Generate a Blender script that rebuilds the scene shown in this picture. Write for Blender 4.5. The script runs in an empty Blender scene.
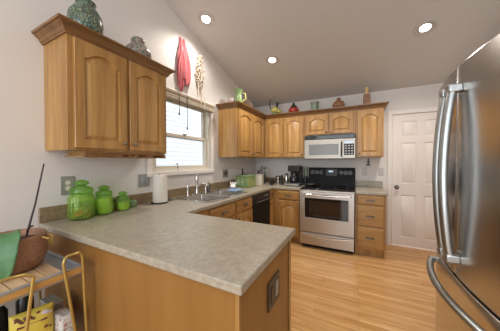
import bpy, bmesh, math, random
from mathutils import Vector, Matrix, Euler
random.seed(7)
sc = bpy.context.scene
COL = sc.collection
PI = math.pi

# ------------------------------------------------------------------ camera
cam_d = bpy.data.cameras.new('camera')
cam = bpy.data.objects.new('camera', cam_d)
COL.objects.link(cam)
cam.location = (1.883, 0.0, 1.304)
cam.rotation_euler = (PI / 2 - 0.0157, 0, 0.4736)
cam_d.sensor_width = 36.0
cam_d.lens = 210.08 / 500 * 36
cam_d.clip_start = 0.02
sc.camera = cam

# ------------------------------------------------------------------ world, light, exposure
w = bpy.data.worlds.new('sky')
sc.world = w
w.use_nodes = True
bgn = w.node_tree.nodes['Background']
bgn.inputs[0].default_value = (0.92, 0.95, 1.0, 1)
bgn.inputs[1].default_value = 1.8


def area(name, loc, rot, sx, sy, power, col):
    d = bpy.data.lights.new(name, 'AREA')
    d.shape = 'RECTANGLE'
    d.size = sx
    d.size_y = sy
    d.energy = power
    d.color = col
    o = bpy.data.objects.new(name, d)
    o.location = loc
    o.rotation_euler = rot
    COL.objects.link(o)
    return o


# cool fill panel added just inside the made-up opening behind the camera
area('rear_fill_cool', (1.5, -2.9, 1.45), (PI / 2, 0, 0), 2.6, 2.2, 62, (0.87, 0.94, 1.0))
# daylight through the kitchen window
#area('window_daylight', (-0.16, 1.95, 1.66), (0, -PI / 2, 0), 0.8, 0.85, 9, (0.9, 0.95, 1.0))
# warm overhead fill added behind the camera, stands for no known lamp
area('rear_fill_warm', (1.9, -1.3, 3.2), (0.25, 0, 0), 1.6, 1.2, 25, (1.0, 0.92, 0.84))

sc.view_settings.view_transform = 'Standard'
sc.view_settings.look = 'None'
sc.view_settings.gamma = 1
sc.view_settings.use_curve_mapping = False
sc.view_settings.exposure = 0.14
sc.cycles.max_bounces = 10
sc.cycles.diffuse_bounces = 5
sc.cycles.glossy_bounces = 5
sc.cycles.transmission_bounces = 8
sc.cycles.transparent_max_bounces = 12
sc.cycles.caustics_reflective = False
sc.cycles.caustics_refractive = False
sc.cycles.sample_clamp_indirect = 6


# ------------------------------------------------------------------ materials
def new_mat(name):
    m = bpy.data.materials.new(name)
    m.use_nodes = True
    return m, m.node_tree.nodes, m.node_tree.links, m.node_tree.nodes['Principled BSDF']


def plain(name, col, rough=0.5, metal=0.0, noise=0.0, nscale=20, spec=0.5, bump=0.0, emit=None, estr=0):
    m, N, L, b = new_mat(name)
    b.inputs['Roughness'].default_value = rough
    b.inputs['Metallic'].default_value = metal
    b.inputs['Specular IOR Level'].default_value = spec
    tc = N.new('ShaderNodeTexCoord')
    nz = N.new('ShaderNodeTexNoise')
    nz.inputs['Scale'].default_value = nscale
    nz.inputs['Detail'].default_value = 3
    L.new(tc.outputs['Object'], nz.inputs['Vector'])
    mx = N.new('ShaderNodeMix')
    mx.data_type = 'RGBA'
    mx.inputs[6].default_value = tuple(c * (1 - noise) for c in col) + (1,)
    mx.inputs[7].default_value = tuple(min(1, c * (1 + noise)) for c in col) + (1,)
    L.new(nz.outputs['Fac'], mx.inputs[0])
    L.new(mx.outputs[2], b.inputs['Base Color'])
    if bump:
        bp = N.new('ShaderNodeBump')
        bp.inputs['Strength'].default_value = bump
        bp.inputs['Distance'].default_value = 0.002
        L.new(nz.outputs['Fac'], bp.inputs['Height'])
        L.new(bp.outputs[0], b.inputs['Normal'])
    if emit:
        b.inputs['Emission Color'].default_value = tuple(emit) + (1,)
        b.inputs['Emission Strength'].default_value = estr
    return m


def wood(name, c1, c2, rough=0.35, axis='Z', scale=9.0, vary=0.25):
    m, N, L, b = new_mat(name)
    tc = N.new('ShaderNodeTexCoord')
    mp = N.new('ShaderNodeMapping')
    s = [scale, scale, scale]
    s['XYZ'.index(axis)] = scale * 0.07
    mp.inputs['Scale'].default_value = s
    L.new(tc.outputs['Object'], mp.inputs['Vector'])
    nz = N.new('ShaderNodeTexNoise')
    nz.inputs['Scale'].default_value = 1.6
    nz.inputs['Detail'].default_value = 6
    nz.inputs['Roughness'].default_value = 0.62
    nz.inputs['Distortion'].default_value = 0.6
    L.new(mp.outputs[0], nz.inputs['Vector'])
    n2 = N.new('ShaderNodeTexNoise')
    n2.inputs['Scale'].default_value = 9
    n2.inputs['Detail'].default_value = 4
    L.new(mp.outputs[0], n2.inputs['Vector'])
    ad = N.new('ShaderNodeMath')
    ad.operation = 'MULTIPLY_ADD'
    ad.inputs[1].default_value = vary
    L.new(n2.outputs['Fac'], ad.inputs[0])
    L.new(nz.outputs['Fac'], ad.inputs[2])
    r = N.new('ShaderNodeValToRGB')
    r.color_ramp.elements[0].position = 0.42
    r.color_ramp.elements[0].color = c1 + (1,)
    r.color_ramp.elements[1].position = 0.82
    r.color_ramp.elements[1].color = c2 + (1,)
    L.new(ad.outputs[0], r.inputs[0])
    L.new(r.outputs[0], b.inputs['Base Color'])
    b.inputs['Roughness'].default_value = rough
    return m


def floor_mat():
    m, N, L, b = new_mat('oak_strip_floor')
    tc = N.new('ShaderNodeTexCoord')
    br = N.new('ShaderNodeTexBrick')
    br.offset = 0.37
    br.offset_frequency = 3
    br.inputs['Scale'].default_value = 1
    br.inputs['Brick Width'].default_value = 0.95
    br.inputs['Row Height'].default_value = 0.062
    br.inputs['Mortar Size'].default_value = 0.0012
    br.inputs['Mortar Smooth'].default_value = 0.2
    br.inputs['Color1'].default_value = (0.60, 0.33, 0.125, 1)
    br.inputs['Color2'].default_value = (0.76, 0.475, 0.215, 1)
    br.inputs['Mortar'].default_value = (0.34, 0.17, 0.06, 1)
    L.new(tc.outputs['Object'], br.inputs['Vector'])
    mp = N.new('ShaderNodeMapping')
    mp.inputs['Scale'].default_value = (1.6, 22, 1)
    L.new(tc.outputs['Object'], mp.inputs['Vector'])
    nz = N.new('ShaderNodeTexNoise')
    nz.inputs['Scale'].default_value = 1.5
    nz.inputs['Detail'].default_value = 6
    nz.inputs['Distortion'].default_value = 1.2
    L.new(mp.outputs[0], nz.inputs['Vector'])
    r = N.new('ShaderNodeValToRGB')
    r.color_ramp.elements[0].position = 0.3
    r.color_ramp.elements[0].color = (0.74, 0.66, 0.56, 1)
    r.color_ramp.elements[1].position = 0.65
    r.color_ramp.elements[1].color = (1, 1, 1, 1)
    L.new(nz.outputs['Fac'], r.inputs[0])
    mx = N.new('ShaderNodeMix')
    mx.data_type = 'RGBA'
    mx.blend_type = 'MULTIPLY'
    mx.inputs[0].default_value = 1
    L.new(br.outputs['Color'], mx.inputs[6])
    L.new(r.outputs[0], mx.inputs[7])
    L.new(mx.outputs[2], b.inputs['Base Color'])
    b.inputs['Roughness'].default_value = 0.27
    return m


def laminate(name, a, c, d):
    m, N, L, b = new_mat(name)
    tc = N.new('ShaderNodeTexCoord')
    n1 = N.new('ShaderNodeTexNoise')
    n1.inputs['Scale'].default_value = 38
    n1.inputs['Detail'].default_value = 8
    n1.inputs['Roughness'].default_value = 0.75
    n2 = N.new('ShaderNodeTexNoise')
    n2.inputs['Scale'].default_value = 7
    n2.inputs['Detail'].default_value = 4
    L.new(tc.outputs['Object'], n1.inputs['Vector'])
    L.new(tc.outputs['Object'], n2.inputs['Vector'])
    r = N.new('ShaderNodeValToRGB')
    r.color_ramp.elements[0].position = 0.36
    r.color_ramp.elements[0].color = a + (1,)
    r.color_ramp.elements[1].position = 0.64
    r.color_ramp.elements[1].color = c + (1,)
    L.new(n1.outputs['Fac'], r.inputs[0])
    mx = N.new('ShaderNodeMix')
    mx.data_type = 'RGBA'
    mr = N.new('ShaderNodeMapRange')
    mr.inputs['From Min'].default_value = 0.4
    mr.inputs['From Max'].default_value = 0.7
    mr.inputs['To Max'].default_value = 0.5
    L.new(n2.outputs['Fac'], mr.inputs[0])
    L.new(mr.outputs[0], mx.inputs[0])
    L.new(r.outputs[0], mx.inputs[6])
    mx.inputs[7].default_value = d + (1,)
    L.new(mx.outputs[2], b.inputs['Base Color'])
    b.inputs['Roughness'].default_value = 0.36
    return m


def steel(name, col=(0.62, 0.61, 0.59), rough=0.25, axis='Z', streak=0.06):
    m, N, L, b = new_mat(name)
    tc = N.new('ShaderNodeTexCoord')
    mp = N.new('ShaderNodeMapping')
    s = [120, 120, 120]
    s['XYZ'.index(axis)] = 1.5
    mp.inputs['Scale'].default_value = s
    nz = N.new('ShaderNodeTexNoise')
    nz.inputs['Scale'].default_value = 1
    L.new(tc.outputs['Object'], mp.inputs['Vector'])
    L.new(mp.outputs[0], nz.inputs['Vector'])
    mr = N.new('ShaderNodeMapRange')
    mr.inputs['To Min'].default_value = max(0.02, rough - streak)
    mr.inputs['To Max'].default_value = rough + streak
    L.new(nz.outputs['Fac'], mr.inputs[0])
    L.new(mr.outputs[0], b.inputs['Roughness'])
    b.inputs['Base Color'].default_value = col + (1,)
    b.inputs['Metallic'].default_value = 1
    return m


def mosaic(name, cols, scale=55, rough=0.3, grout=(0.05, 0.05, 0.05)):
    m, N, L, b = new_mat(name)
    tc = N.new('ShaderNodeTexCoord')
    v = N.new('ShaderNodeTexVoronoi')
    v.inputs['Scale'].default_value = scale
    L.new(tc.outputs['Object'], v.inputs['Vector'])
    sp = N.new('ShaderNodeSeparateColor')
    L.new(v.outputs['Color'], sp.inputs[0])
    r = N.new('ShaderNodeValToRGB')
    r.color_ramp.interpolation = 'CONSTANT'
    for i, c in enumerate(cols):
        e = r.color_ramp.elements[i] if i < 2 else r.color_ramp.elements.new(i / len(cols))
        e.position = i / len(cols)
        e.color = c + (1,)
    L.new(sp.outputs[0], r.inputs[0])
    v2 = N.new('ShaderNodeTexVoronoi')
    v2.feature = 'DISTANCE_TO_EDGE'
    v2.inputs['Scale'].default_value = scale
    L.new(tc.outputs['Object'], v2.inputs['Vector'])
    lt = N.new('ShaderNodeMath')
    lt.operation = 'LESS_THAN'
    lt.inputs[1].default_value = 0.06
    L.new(v2.outputs[0], lt.inputs[0])
    mx = N.new('ShaderNodeMix')
    mx.data_type = 'RGBA'
    L.new(lt.outputs[0], mx.inputs[0])
    L.new(r.outputs[0], mx.inputs[6])
    mx.inputs[7].default_value = grout + (1,)
    L.new(mx.outputs[2], b.inputs['Base Color'])
    b.inputs['Roughness'].default_value = rough
    return m


def clear_glass(name, tint, gloss_rough=0.03, ior=1.45, op=0.0, opcol=(1, 1, 1)):
    m, N, L, b = new_mat(name)
    N.remove(b)
    out = N['Material Output']
    tr = N.new('ShaderNodeBsdfTransparent')
    tr.inputs[0].default_value = tint + (1,)
    gl = N.new('ShaderNodeBsdfGlossy')
    gl.inputs['Roughness'].default_value = gloss_rough
    lw = N.new('ShaderNodeLayerWeight')
    lw.inputs[0].default_value = 0.5
    pw_ = N.new('ShaderNodeMath')
    pw_.operation = 'POWER'
    pw_.inputs[1].default_value = 4
    L.new(lw.outputs['Facing'], pw_.inputs[0])
    fr = N.new('ShaderNodeMath')
    fr.operation = 'MULTIPLY_ADD'
    fr.inputs[1].default_value = 0.7
    fr.inputs[2].default_value = 0.04
    L.new(pw_.outputs[0], fr.inputs[0])
    mx = N.new('ShaderNodeMixShader')
    L.new(fr.outputs[0], mx.inputs[0])
    base = tr
    if op > 0:
        df = N.new('ShaderNodeBsdfDiffuse')
        df.inputs[0].default_value = opcol + (1,)
        tl = N.new('ShaderNodeBsdfTranslucent')
        tl.inputs[0].default_value = opcol + (1,)
        a = N.new('ShaderNodeMixShader')
        a.inputs[0].default_value = 0.5
        L.new(df.outputs[0], a.inputs[1])
        L.new(tl.outputs[0], a.inputs[2])
        c = N.new('ShaderNodeMixShader')
        c.inputs[0].default_value = op
        L.new(tr.outputs[0], c.inputs[1])
        L.new(a.outputs[0], c.inputs[2])
        base = c
    L.new(base.outputs[0], mx.inputs[1])
    L.new(gl.outputs[0], mx.inputs[2])
    L.new(mx.outputs[0], out.inputs[0])
    return m


M = {}
M['wall'] = plain('wall_paint', (0.72, 0.70, 0.685), 0.85, noise=0.015, nscale=3)
M['ceiling'] = plain('ceiling_paint', (0.60, 0.58, 0.56), 0.95, noise=0.03, nscale=60, bump=0.25)
M['floor'] = floor_mat()
M['trim'] = plain('trim_paint', (0.80, 0.77, 0.74), 0.45, noise=0.01)
M['doorpaint'] = plain('door_paint', (0.80, 0.75, 0.725), 0.4, noise=0.01)
M['sash'] = plain('window_vinyl', (0.66, 0.62, 0.53), 0.4, noise=0.01)
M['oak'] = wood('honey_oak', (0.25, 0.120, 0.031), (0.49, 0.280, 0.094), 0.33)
M['oak_x'] = wood('honey_oak_across', (0.25, 0.120, 0.031), (0.49, 0.280, 0.094), 0.33, 'X')
M['oak_in'] = plain('oak_shadow_gap', (0.16, 0.085, 0.03), 0.7)
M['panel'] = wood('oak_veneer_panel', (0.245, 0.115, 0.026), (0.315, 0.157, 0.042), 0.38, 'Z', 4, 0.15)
M['crown'] = wood('oak_crown', (0.13, 0.06, 0.018), (0.27, 0.14, 0.05), 0.3, 'X')
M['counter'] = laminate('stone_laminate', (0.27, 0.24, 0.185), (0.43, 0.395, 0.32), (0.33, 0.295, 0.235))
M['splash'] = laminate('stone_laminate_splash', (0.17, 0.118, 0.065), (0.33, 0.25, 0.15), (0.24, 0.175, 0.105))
M['steel'] = steel('brushed_steel', (0.50, 0.475, 0.44), 0.42, 'X')
M['mwsteel'] = steel('microwave_steel', (0.37, 0.34, 0.30), 0.42, 'X')
M['fridge'] = steel('fridge_steel', (0.62, 0.60, 0.58), 0.25, 'Z', 0.035)
M['fridge_handle'] = steel('handle_steel', (0.40, 0.43, 0.44), 0.32, 'Z', 0.03)
M['chrome'] = steel('polished_steel', (0.75, 0.75, 0.75), 0.12, 'Z', 0.02)
M['nickel'] = steel('pull_nickel', (0.20, 0.19, 0.18), 0.35, 'Z', 0.02)
M['pewter'] = plain('pewter_plate', (0.34, 0.34, 0.32), 0.4, 0.25)
M['paleplate'] = plain('pale_plate', (0.50, 0.49, 0.47), 0.4)
M['bronze'] = plain('bronze_plate', (0.045, 0.032, 0.026), 0.4, 0.0)
M['black'] = plain('black_plastic', (0.012, 0.012, 0.014), 0.3, noise=0.1)
M['blacksoft'] = plain('black_enamel', (0.010, 0.010, 0.012), 0.5, spec=0.15)
M['blackglass'] = plain('black_glass', (0.008, 0.008, 0.01), 0.06, spec=0.7)
M['darkgrey'] = plain('dark_grey_plastic', (0.06, 0.065, 0.075), 0.35)
M['gap'] = plain('dark_gap', (0.01, 0.01, 0.01), 0.9)
M['white'] = plain('white_plastic', (0.82, 0.81, 0.78), 0.4)
M['paper'] = plain('paper_towel', (0.70, 0.67, 0.61), 0.95, noise=0.04, nscale=90, bump=0.4)
M['lamp'] = plain('lamp_lens', (1, 1, 1), 0.4, emit=(1.0, 0.93, 0.82), estr=14)
M['lamptrim'] = plain('lamp_trim', (0.50, 0.47, 0.44), 0.5)
M['siding'] = plain('house_siding', (0.86, 0.88, 0.90), 0.6, noise=0.02)
M['grass'] = plain('outside_ground', (0.28, 0.32, 0.30), 0.9, noise=0.3, nscale=5)
M['glass'] = clear_glass('window_glass', (0.97, 0.985, 0.99))
M['ovenglass'] = plain('oven_window', (0.035, 0.022, 0.016), 0.06, spec=0.7)  # brown tint stands in for the room reflected in the glass
M['mwglass'] = plain('microwave_window', (0.16, 0.165, 0.17), 0.25, 0.0)
M['greenglass_thin'] = clear_glass('green_glass', (0.66, 0.92, 0.38), 0.04, 1.5, 0.09, (0.30, 0.70, 0.12))
M['greenlid'] = clear_glass('green_glass_lid', (0.66, 0.88, 0.42), 0.04, 1.5, 0.32, (0.28, 0.58, 0.14))
m_, N_, L_, b_ = new_mat('green_pressed_glass')
b_.inputs['Base Color'].default_value = (0.74, 0.93, 0.42, 1)
b_.inputs['Transmission Weight'].default_value = 1
b_.inputs['Roughness'].default_value = 0.06
b_.inputs['IOR'].default_value = 1.3
tp_ = N_.new('ShaderNodeBsdfTransparent'); tp_.inputs[0].default_value = (0.82, 0.95, 0.58, 1)
mx_ = N_.new('ShaderNodeMixShader'); mx_.inputs[0].default_value = 0.45
L_.new(tp_.outputs[0], mx_.inputs[1]); L_.new(b_.outputs[0], mx_.inputs[2]); L_.new(mx_.outputs[0], N_['Material Output'].inputs[0])
M['greenglass'] = clear_glass('green_glass_body', (0.86, 0.96, 0.62), 0.04, 1.5, 0.20, (0.50, 0.80, 0.20))
M['gold'] = plain('gold_tube', (0.50, 0.36, 0.11), 0.35, 0.6)
M['tray'] = plain('grey_tray', (0.40, 0.42, 0.45), 0.35, 0.6, noise=0.1)
M['slat'] = wood('pale_slats', (0.44, 0.30, 0.17), (0.66, 0.48, 0.30), 0.5, 'X', 7)
M['band'] = wood('amber_band', (0.45, 0.24, 0.06), (0.62, 0.37, 0.12), 0.4, 'Y', 7)
M['copper'] = plain('copper_basket', (0.33, 0.18, 0.11), 0.55, 0.25, noise=0.55, nscale=60, bump=1.0)
M['soil'] = plain('potting_soil', (0.06, 0.045, 0.04), 0.95, noise=0.6, nscale=80, bump=1)
M['leaf'] = plain('leaf_green', (0.07, 0.19, 0.07), 0.45, noise=0.35, nscale=14)
M['stick'] = plain('dark_stem', (0.045, 0.02, 0.03), 0.7)
M['yellow'] = plain('yellow_bag', (0.72, 0.58, 0.09), 0.35, noise=0.08, nscale=10)
M['brown'] = plain('brown_print', (0.16, 0.05, 0.03), 0.5, noise=0.3)
M['lilac'] = plain('lilac_print', (0.62, 0.58, 0.68), 0.5)
M['cardboard'] = plain('grey_carton', (0.30, 0.27, 0.23), 0.7, noise=0.1)
M['cartontop'] = plain('carton_top', (0.52, 0.56, 0.54), 0.7)
M['whiteprint'] = mosaic('printed_packet', [(0.75, 0.74, 0.72), (0.55, 0.6, 0.62), (0.8, 0.8, 0.8), (0.45, 0.2, 0.2), (0.7, 0.7, 0.68)], 75, 0.5, (0.6, 0.6, 0.6))
M['pink'] = plain('pink_cotton', (0.55, 0.16, 0.18), 0.9, noise=0.3, nscale=25, bump=0.4)
M['cream'] = mosaic('knobbly_shells', [(0.72, 0.62, 0.5), (0.8, 0.72, 0.62), (0.42, 0.28, 0.18), (0.75, 0.68, 0.6)], 70, 0.7, (0.3, 0.22, 0.16))
M['twine'] = plain('cord_twine', (0.62, 0.54, 0.44), 0.9)
M['blind'] = plain('blind_slat', (0.40, 0.31, 0.22), 0.6)
M['blind_dark'] = plain('blind_gap', (0.16, 0.11, 0.07), 0.8)
M['teal'] = mosaic('teal_mosaic', [(0.05, 0.10, 0.06), (0.09, 0.17, 0.08), (0.14, 0.26, 0.22), (0.12, 0.10, 0.05), (0.30, 0.36, 0.20), (0.05, 0.10, 0.10)], 95)
M['pale'] = mosaic('pale_mosaic', [(0.32, 0.34, 0.27), (0.45, 0.38, 0.33), (0.12, 0.16, 0.13), (0.40, 0.16, 0.16), (0.24, 0.28, 0.24), (0.45, 0.45, 0.38)], 95)
M['pitcher'] = plain('green_glaze', (0.17, 0.27, 0.11), 0.25, noise=0.5, nscale=18)
M['yellowglaze'] = plain('yellow_glaze', (0.55, 0.50, 0.15), 0.3, noise=0.4, nscale=25)
M['redglaze'] = plain('red_glaze', (0.30, 0.03, 0.02), 0.22, noise=0.2)
M['blackglaze'] = plain('black_glaze', (0.015, 0.015, 0.015), 0.25)
M['sage'] = plain('sage_glaze', (0.22, 0.30, 0.22), 0.35, noise=0.4, nscale=30)
M['clay'] = plain('brown_clay', (0.26, 0.12, 0.06), 0.5, noise=0.5, nscale=25)
M['greyclay'] = plain('grey_clay', (0.35, 0.29, 0.28), 0.6, noise=0.2, nscale=25)
M['box_green'] = plain('green_enamel', (0.22, 0.36, 0.16), 0.4, noise=0.1)
M['box_olive'] = plain('olive_enamel', (0.30, 0.36, 0.13), 0.4, noise=0.1)
M['ivory'] = plain('ivory_ceramic', (0.72, 0.68, 0.56), 0.4)
M['candle'] = plain('candle_wax', (0.70, 0.52, 0.20), 0.5)
M['blue'] = plain('blue_cloth', (0.20, 0.30, 0.46), 0.8, noise=0.4, nscale=40)
M['display'] = plain('lit_display', (0.1, 0.12, 0.14), 0.3, emit=(0.55, 0.75, 0.9), estr=0.8)
M['button'] = plain('grey_buttons', (0.35, 0.36, 0.37), 0.5)
M['red_food'] = plain('red_sweets', (0.75, 0.10, 0.04), 0.5)
M['tan_food'] = plain('tan_snacks', (0.42, 0.32, 0.12), 0.8, noise=0.5, nscale=60, bump=1)
M['lime_food'] = plain('lime_paper', (0.62, 0.66, 0.15), 0.8, noise=0.3, nscale=30)
M['blind_cord'] = plain('dark_cord', (0.07, 0.05, 0.05), 0.7)
M['iron'] = plain('black_iron', (0.02, 0.018, 0.016), 0.5)


# ------------------------------------------------------------------ mesh helpers
class MB:
    def __init__(s):
        s.v = []
        s.f = []

    def add(s, vs, fs):
        k = len(s.v)
        s.v += [tuple(v) for v in vs]
        s.f += [tuple(i + k for i in f) for f in fs]
        return s

    def box(s, x0, x1, y0, y1, z0, z1):
        return s.add([(x0, y0, z0), (x1, y0, z0), (x1, y1, z0), (x0, y1, z0), (x0, y0, z1), (x1, y0, z1), (x1, y1, z1), (x0, y1, z1)],
                     [(0, 3, 2, 1), (4, 5, 6, 7), (0, 1, 5, 4), (1, 2, 6, 5), (2, 3, 7, 6), (3, 0, 4, 7)])

    def obox(s, c, size, rot=(0, 0, 0)):
        R = Euler(rot).to_matrix()
        a = MB().box(-size[0] / 2, size[0] / 2, -size[1] / 2, size[1] / 2, -size[2] / 2, size[2] / 2)
        return s.add([R @ Vector(v) + Vector(c) for v in a.v], a.f)

    def prism(s, pts, axis, a, b):
        n = len(pts)

        def P(p, t):
            return {'x': (t, p[0], p[1]), 'y': (p[0], t, p[1]), 'z': (p[0], p[1], t)}[axis]
        vs = [P(p, a) for p in pts] + [P(p, b) for p in pts]
        return s.add(vs, [tuple(range(n)), tuple(range(2 * n - 1, n - 1, -1))] + [(i, i + n, (i + 1) % n + n, (i + 1) % n) for i in range(n)])

    def lathe(s, prof, c=(0, 0, 0), n=24, sx=1, sy=1, wob=None):
        vs, fs = [], []
        m = len(prof)
        for i in range(n):
            a = 2 * PI * i / n
            for j, (r, z) in enumerate(prof):
                rr = r * (wob(a, j) if wob else 1)
                vs.append((c[0] + rr * math.cos(a) * sx, c[1] + rr * math.sin(a) * sy, c[2] + z))
        for i in range(n):
            k = (i + 1) % n
            for j in range(m - 1):
                fs.append((i * m + j, k * m + j, k * m + j + 1, i * m + j + 1))
        if prof[0][0] > 1e-5:
            fs.append(tuple(i * m for i in range(n))[::-1])
        if prof[-1][0] > 1e-5:
            fs.append(tuple(i * m + m - 1 for i in range(n)))
        return s.add(vs, fs)

    def tube(s, pts, r, n=10, closed=False, flat=1.0):
        P = [Vector(p) for p in pts]
        m = len(P)
        rs = r if isinstance(r, (list, tuple)) else [r] * m
        vs, fs = [], []
        ref = None
        for i in range(m):
            t = (P[min(i + 1, m - 1)] - P[max(i - 1, 0)]) if not closed else (P[(i + 1) % m] - P[i - 1])
            t.normalize()
            if ref is None:
                ref = Vector((0, 0, 1)) if abs(t.z) < 0.9 else Vector((1, 0, 0))
            u = (ref - t * ref.dot(t)).normalized()
            v = t.cross(u)
            ref = u
            for k in range(n):
                a = 2 * PI * k / n
                vs.append(P[i] + (u * math.cos(a) * flat + v * math.sin(a)) * rs[i])
        for i in range(m if closed else m - 1):
            j = (i + 1) % m
            for k in range(n):
                l = (k + 1) % n
                fs.append((i * n + k, i * n + l, j * n + l, j * n + k))
        if not closed:
            fs.append(tuple(range(n))[::-1])
            fs.append(tuple((m - 1) * n + k for k in range(n)))
        return s.add(vs, fs)

    def ball(s, c, r, n=12, m=7, sz=1, sx=1, sy=1):
        prof = [(max(1e-6, r * math.sin(PI * j / m)), -r * sz * math.cos(PI * j / m)) for j in range(m + 1)]
        return s.lathe(prof, c, n, sx, sy)

    def cells(s, xs, ys, on, z0, z1):
        """solid slab over the grid cells that are on, no inner faces"""
        idx = {}

        def V(i, j, z):
            k = (i, j, z)
            if k not in idx:
                idx[k] = len(s.v)
                s.v.append((xs[i], ys[j], z1 if z else z0))
            return idx[k]
        nx, ny = len(xs) - 1, len(ys) - 1

        def O(i, j):
            return 0 <= i < nx and 0 <= j < ny and on(i, j)
        for i in range(nx):
            for j in range(ny):
                if not O(i, j):
                    continue
                s.f.append((V(i, j, 1), V(i + 1, j, 1), V(i + 1, j + 1, 1), V(i, j + 1, 1)))
                s.f.append((V(i, j, 0), V(i, j + 1, 0), V(i + 1, j + 1, 0), V(i + 1, j, 0)))
                if not O(i - 1, j):
                    s.f.append((V(i, j, 0), V(i, j, 1), V(i, j + 1, 1), V(i, j + 1, 0)))
                if not O(i + 1, j):
                    s.f.append((V(i + 1, j, 0), V(i + 1, j + 1, 0), V(i + 1, j + 1, 1), V(i + 1, j, 1)))
                if not O(i, j - 1):
                    s.f.append((V(i, j, 0), V(i + 1, j, 0), V(i + 1, j, 1), V(i, j, 1)))
                if not O(i, j + 1):
                    s.f.append((V(i, j + 1, 0), V(i, j + 1, 1), V(i + 1, j + 1, 1), V(i + 1, j + 1, 0)))
        return s


def build(name, mb, mat, parent=None, bevel=0, smooth=True, loc=None, world=False, seg=2, angle=35, solid=0):
    me = bpy.data.meshes.new(name)
    vs = mb.v
    if world and parent is not None:
        inv = (Matrix.Translation(parent.location) @ parent.rotation_euler.to_matrix().to_4x4()).inverted()
        vs = [inv @ Vector(v) for v in vs]
    me.from_pydata([tuple(v) for v in vs], [], mb.f)
    bm = bmesh.new()
    bm.from_mesh(me)
    bmesh.ops.remove_doubles(bm, verts=bm.verts, dist=1e-6)
    bmesh.ops.recalc_face_normals(bm, faces=bm.faces)
    bm.to_mesh(me)
    bm.free()
    if smooth:
        for p in me.polygons:
            p.use_smooth = True
        me.set_sharp_from_angle(angle=math.radians(angle))
    me.materials.append(M[mat] if isinstance(mat, str) else mat)
    o = bpy.data.objects.new(name, me)
    COL.objects.link(o)
    if parent is not None:
        o.parent = parent
    if loc:
        o.location = loc
    if solid:
        d = o.modifiers.new('thick', 'SOLIDIFY')
        d.thickness = solid
    if bevel:
        b = o.modifiers.new('bevel', 'BEVEL')
        b.width = bevel
        b.segments = seg
        b.limit_method = 'ANGLE'
        b.angle_limit = math.radians(40)
    return o


def struct(o):
    o['kind'] = 'structure'
    return o


def tag(o, label, cat, group=None):
    o['label'] = label
    o['category'] = cat
    if group:
        o['group'] = group
    return o


def thing(name, label, cat, loc=(0, 0, 0), rz=0, group=None):
    o = bpy.data.objects.new(name, None)
    o.empty_display_size = 0.1
    COL.objects.link(o)
    o.location = loc
    o.rotation_euler = (0, 0, rz)
    return tag(o, label, cat, group)


# ------------------------------------------------------------------ room shell
YB, RX, YR = 3.95, 3.15, -3.0
def ceil_z(y): return 2.44 + 0.265 * (YB - y)

struct(build('floor', MB().box(-0.12, RX + .12, YR, YB + .12, -0.1, 0), 'floor', smooth=False))
c = MB().prism([(YR - .12, ceil_z(YR - .12)), (YB + .12, ceil_z(YB + .12)), (YB + .12, ceil_z(YB + .12) + .12), (YR - .12, ceil_z(YR - .12) + .12)], 'x', -0.12, RX + .12)
struct(build('ceiling', c, 'ceiling', smooth=False))
# left wall with the window opening
WY0, WY1, WZ0, WZ1 = 1.46, 2.43, 1.205, 2.075
wl = MB()
def wall_seg(mb, y0, y1, x0, x1):
    mb.prism([(y0, 0), (y1, 0), (y1, ceil_z(y1)), (y0, ceil_z(y0))], 'x', x0, x1)
wall_seg(wl, YR, WY0, -.12, 0)
wall_seg(wl, WY1, YB + .12, -.12, 0)
wl.box(-.12, 0, WY0, WY1, 0, WZ0)
wl.prism([(WY0, WZ1), (WY1, WZ1), (WY1, ceil_z(WY1)), (WY0, ceil_z(WY0))], 'x', -.12, 0)
struct(build('wall_left', wl, 'wall', smooth=False))
wr = MB()
wall_seg(wr, YR, YB + .12, RX, RX + .12)
struct(build('wall_right', wr, 'wall', smooth=False))
DX0, DX1, DZ = 2.362, 3.072, 2.045
wb = MB().box(0, DX0, YB, YB + .12, 0, 2.44).box(DX1, RX, YB, YB + .12, 0, 2.44).box(DX0, DX1, YB, YB + .12, DZ, 2.44)
struct(build('wall_back', wb, 'wall', smooth=False))
wq = MB().box(0, .2, YR - .12, YR, 0, ceil_z(YR)).box(2.8, RX, YR - .12, YR, 0, ceil_z(YR)).box(.2, 2.8, YR - .12, YR, 2.55, ceil_z(YR)).box(.2, 2.8, YR - .12, YR, 0, .3)  # unseen rear wall, its large opening made up to let light in
struct(build('wall_rear', wq, 'wall', smooth=False))
bb = MB().box(2.32 - .001, 2.3212, YB - .012, YB, 0, .09)
bb = MB().box(DX1 + .07, RX, YB - .012, YB, 0, .09)
struct(build('baseboard_back', bb, 'trim'))
struct(build('baseboard_left', MB().box(0, .012, YR, .6, 0, .09), 'trim', bevel=.003))

# kitchen window
win = bpy.data.objects.new('window_1', None)
COL.objects.link(win)
win.location = (0, (WY0 + WY1) / 2, WZ0)
struct(win)
cas = MB()
cw = .06
cas.box(0, .016, WY1, WY1 + cw, WZ0 - .01, WZ1 + cw).box(0, .016, WY0 - cw, WY0, WZ0 - .01, WZ1 + cw).box(0, .016, WY0, WY1, WZ1, WZ1 + cw)
build('casing', cas, 'trim', win, bevel=.004, world=True)
build('sill', MB().box(-.10, .022, WY0 - cw, WY1 + cw, WZ0 - .052, WZ0 - .001), 'trim', win, bevel=.005, world=True)
fr = MB()
f0, f1, g0, g1 = WY0 + .001, WY1 - .001, WZ0 + .001, WZ1 - .001
fw = .045
fr.box(-.11, -.012, f0, f0 + fw, g0, g1).box(-.11, -.012, f1 - fw, f1, g0, g1).box(-.11, -.012, f0 + fw, f1 - fw, g0, g0 + .02).box(-.11, -.012, f0 + fw, f1 - fw, g1 - .03, g1)
build('window_frame', fr, 'sash', win, bevel=.003, world=True)
ZM = 1.62
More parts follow.
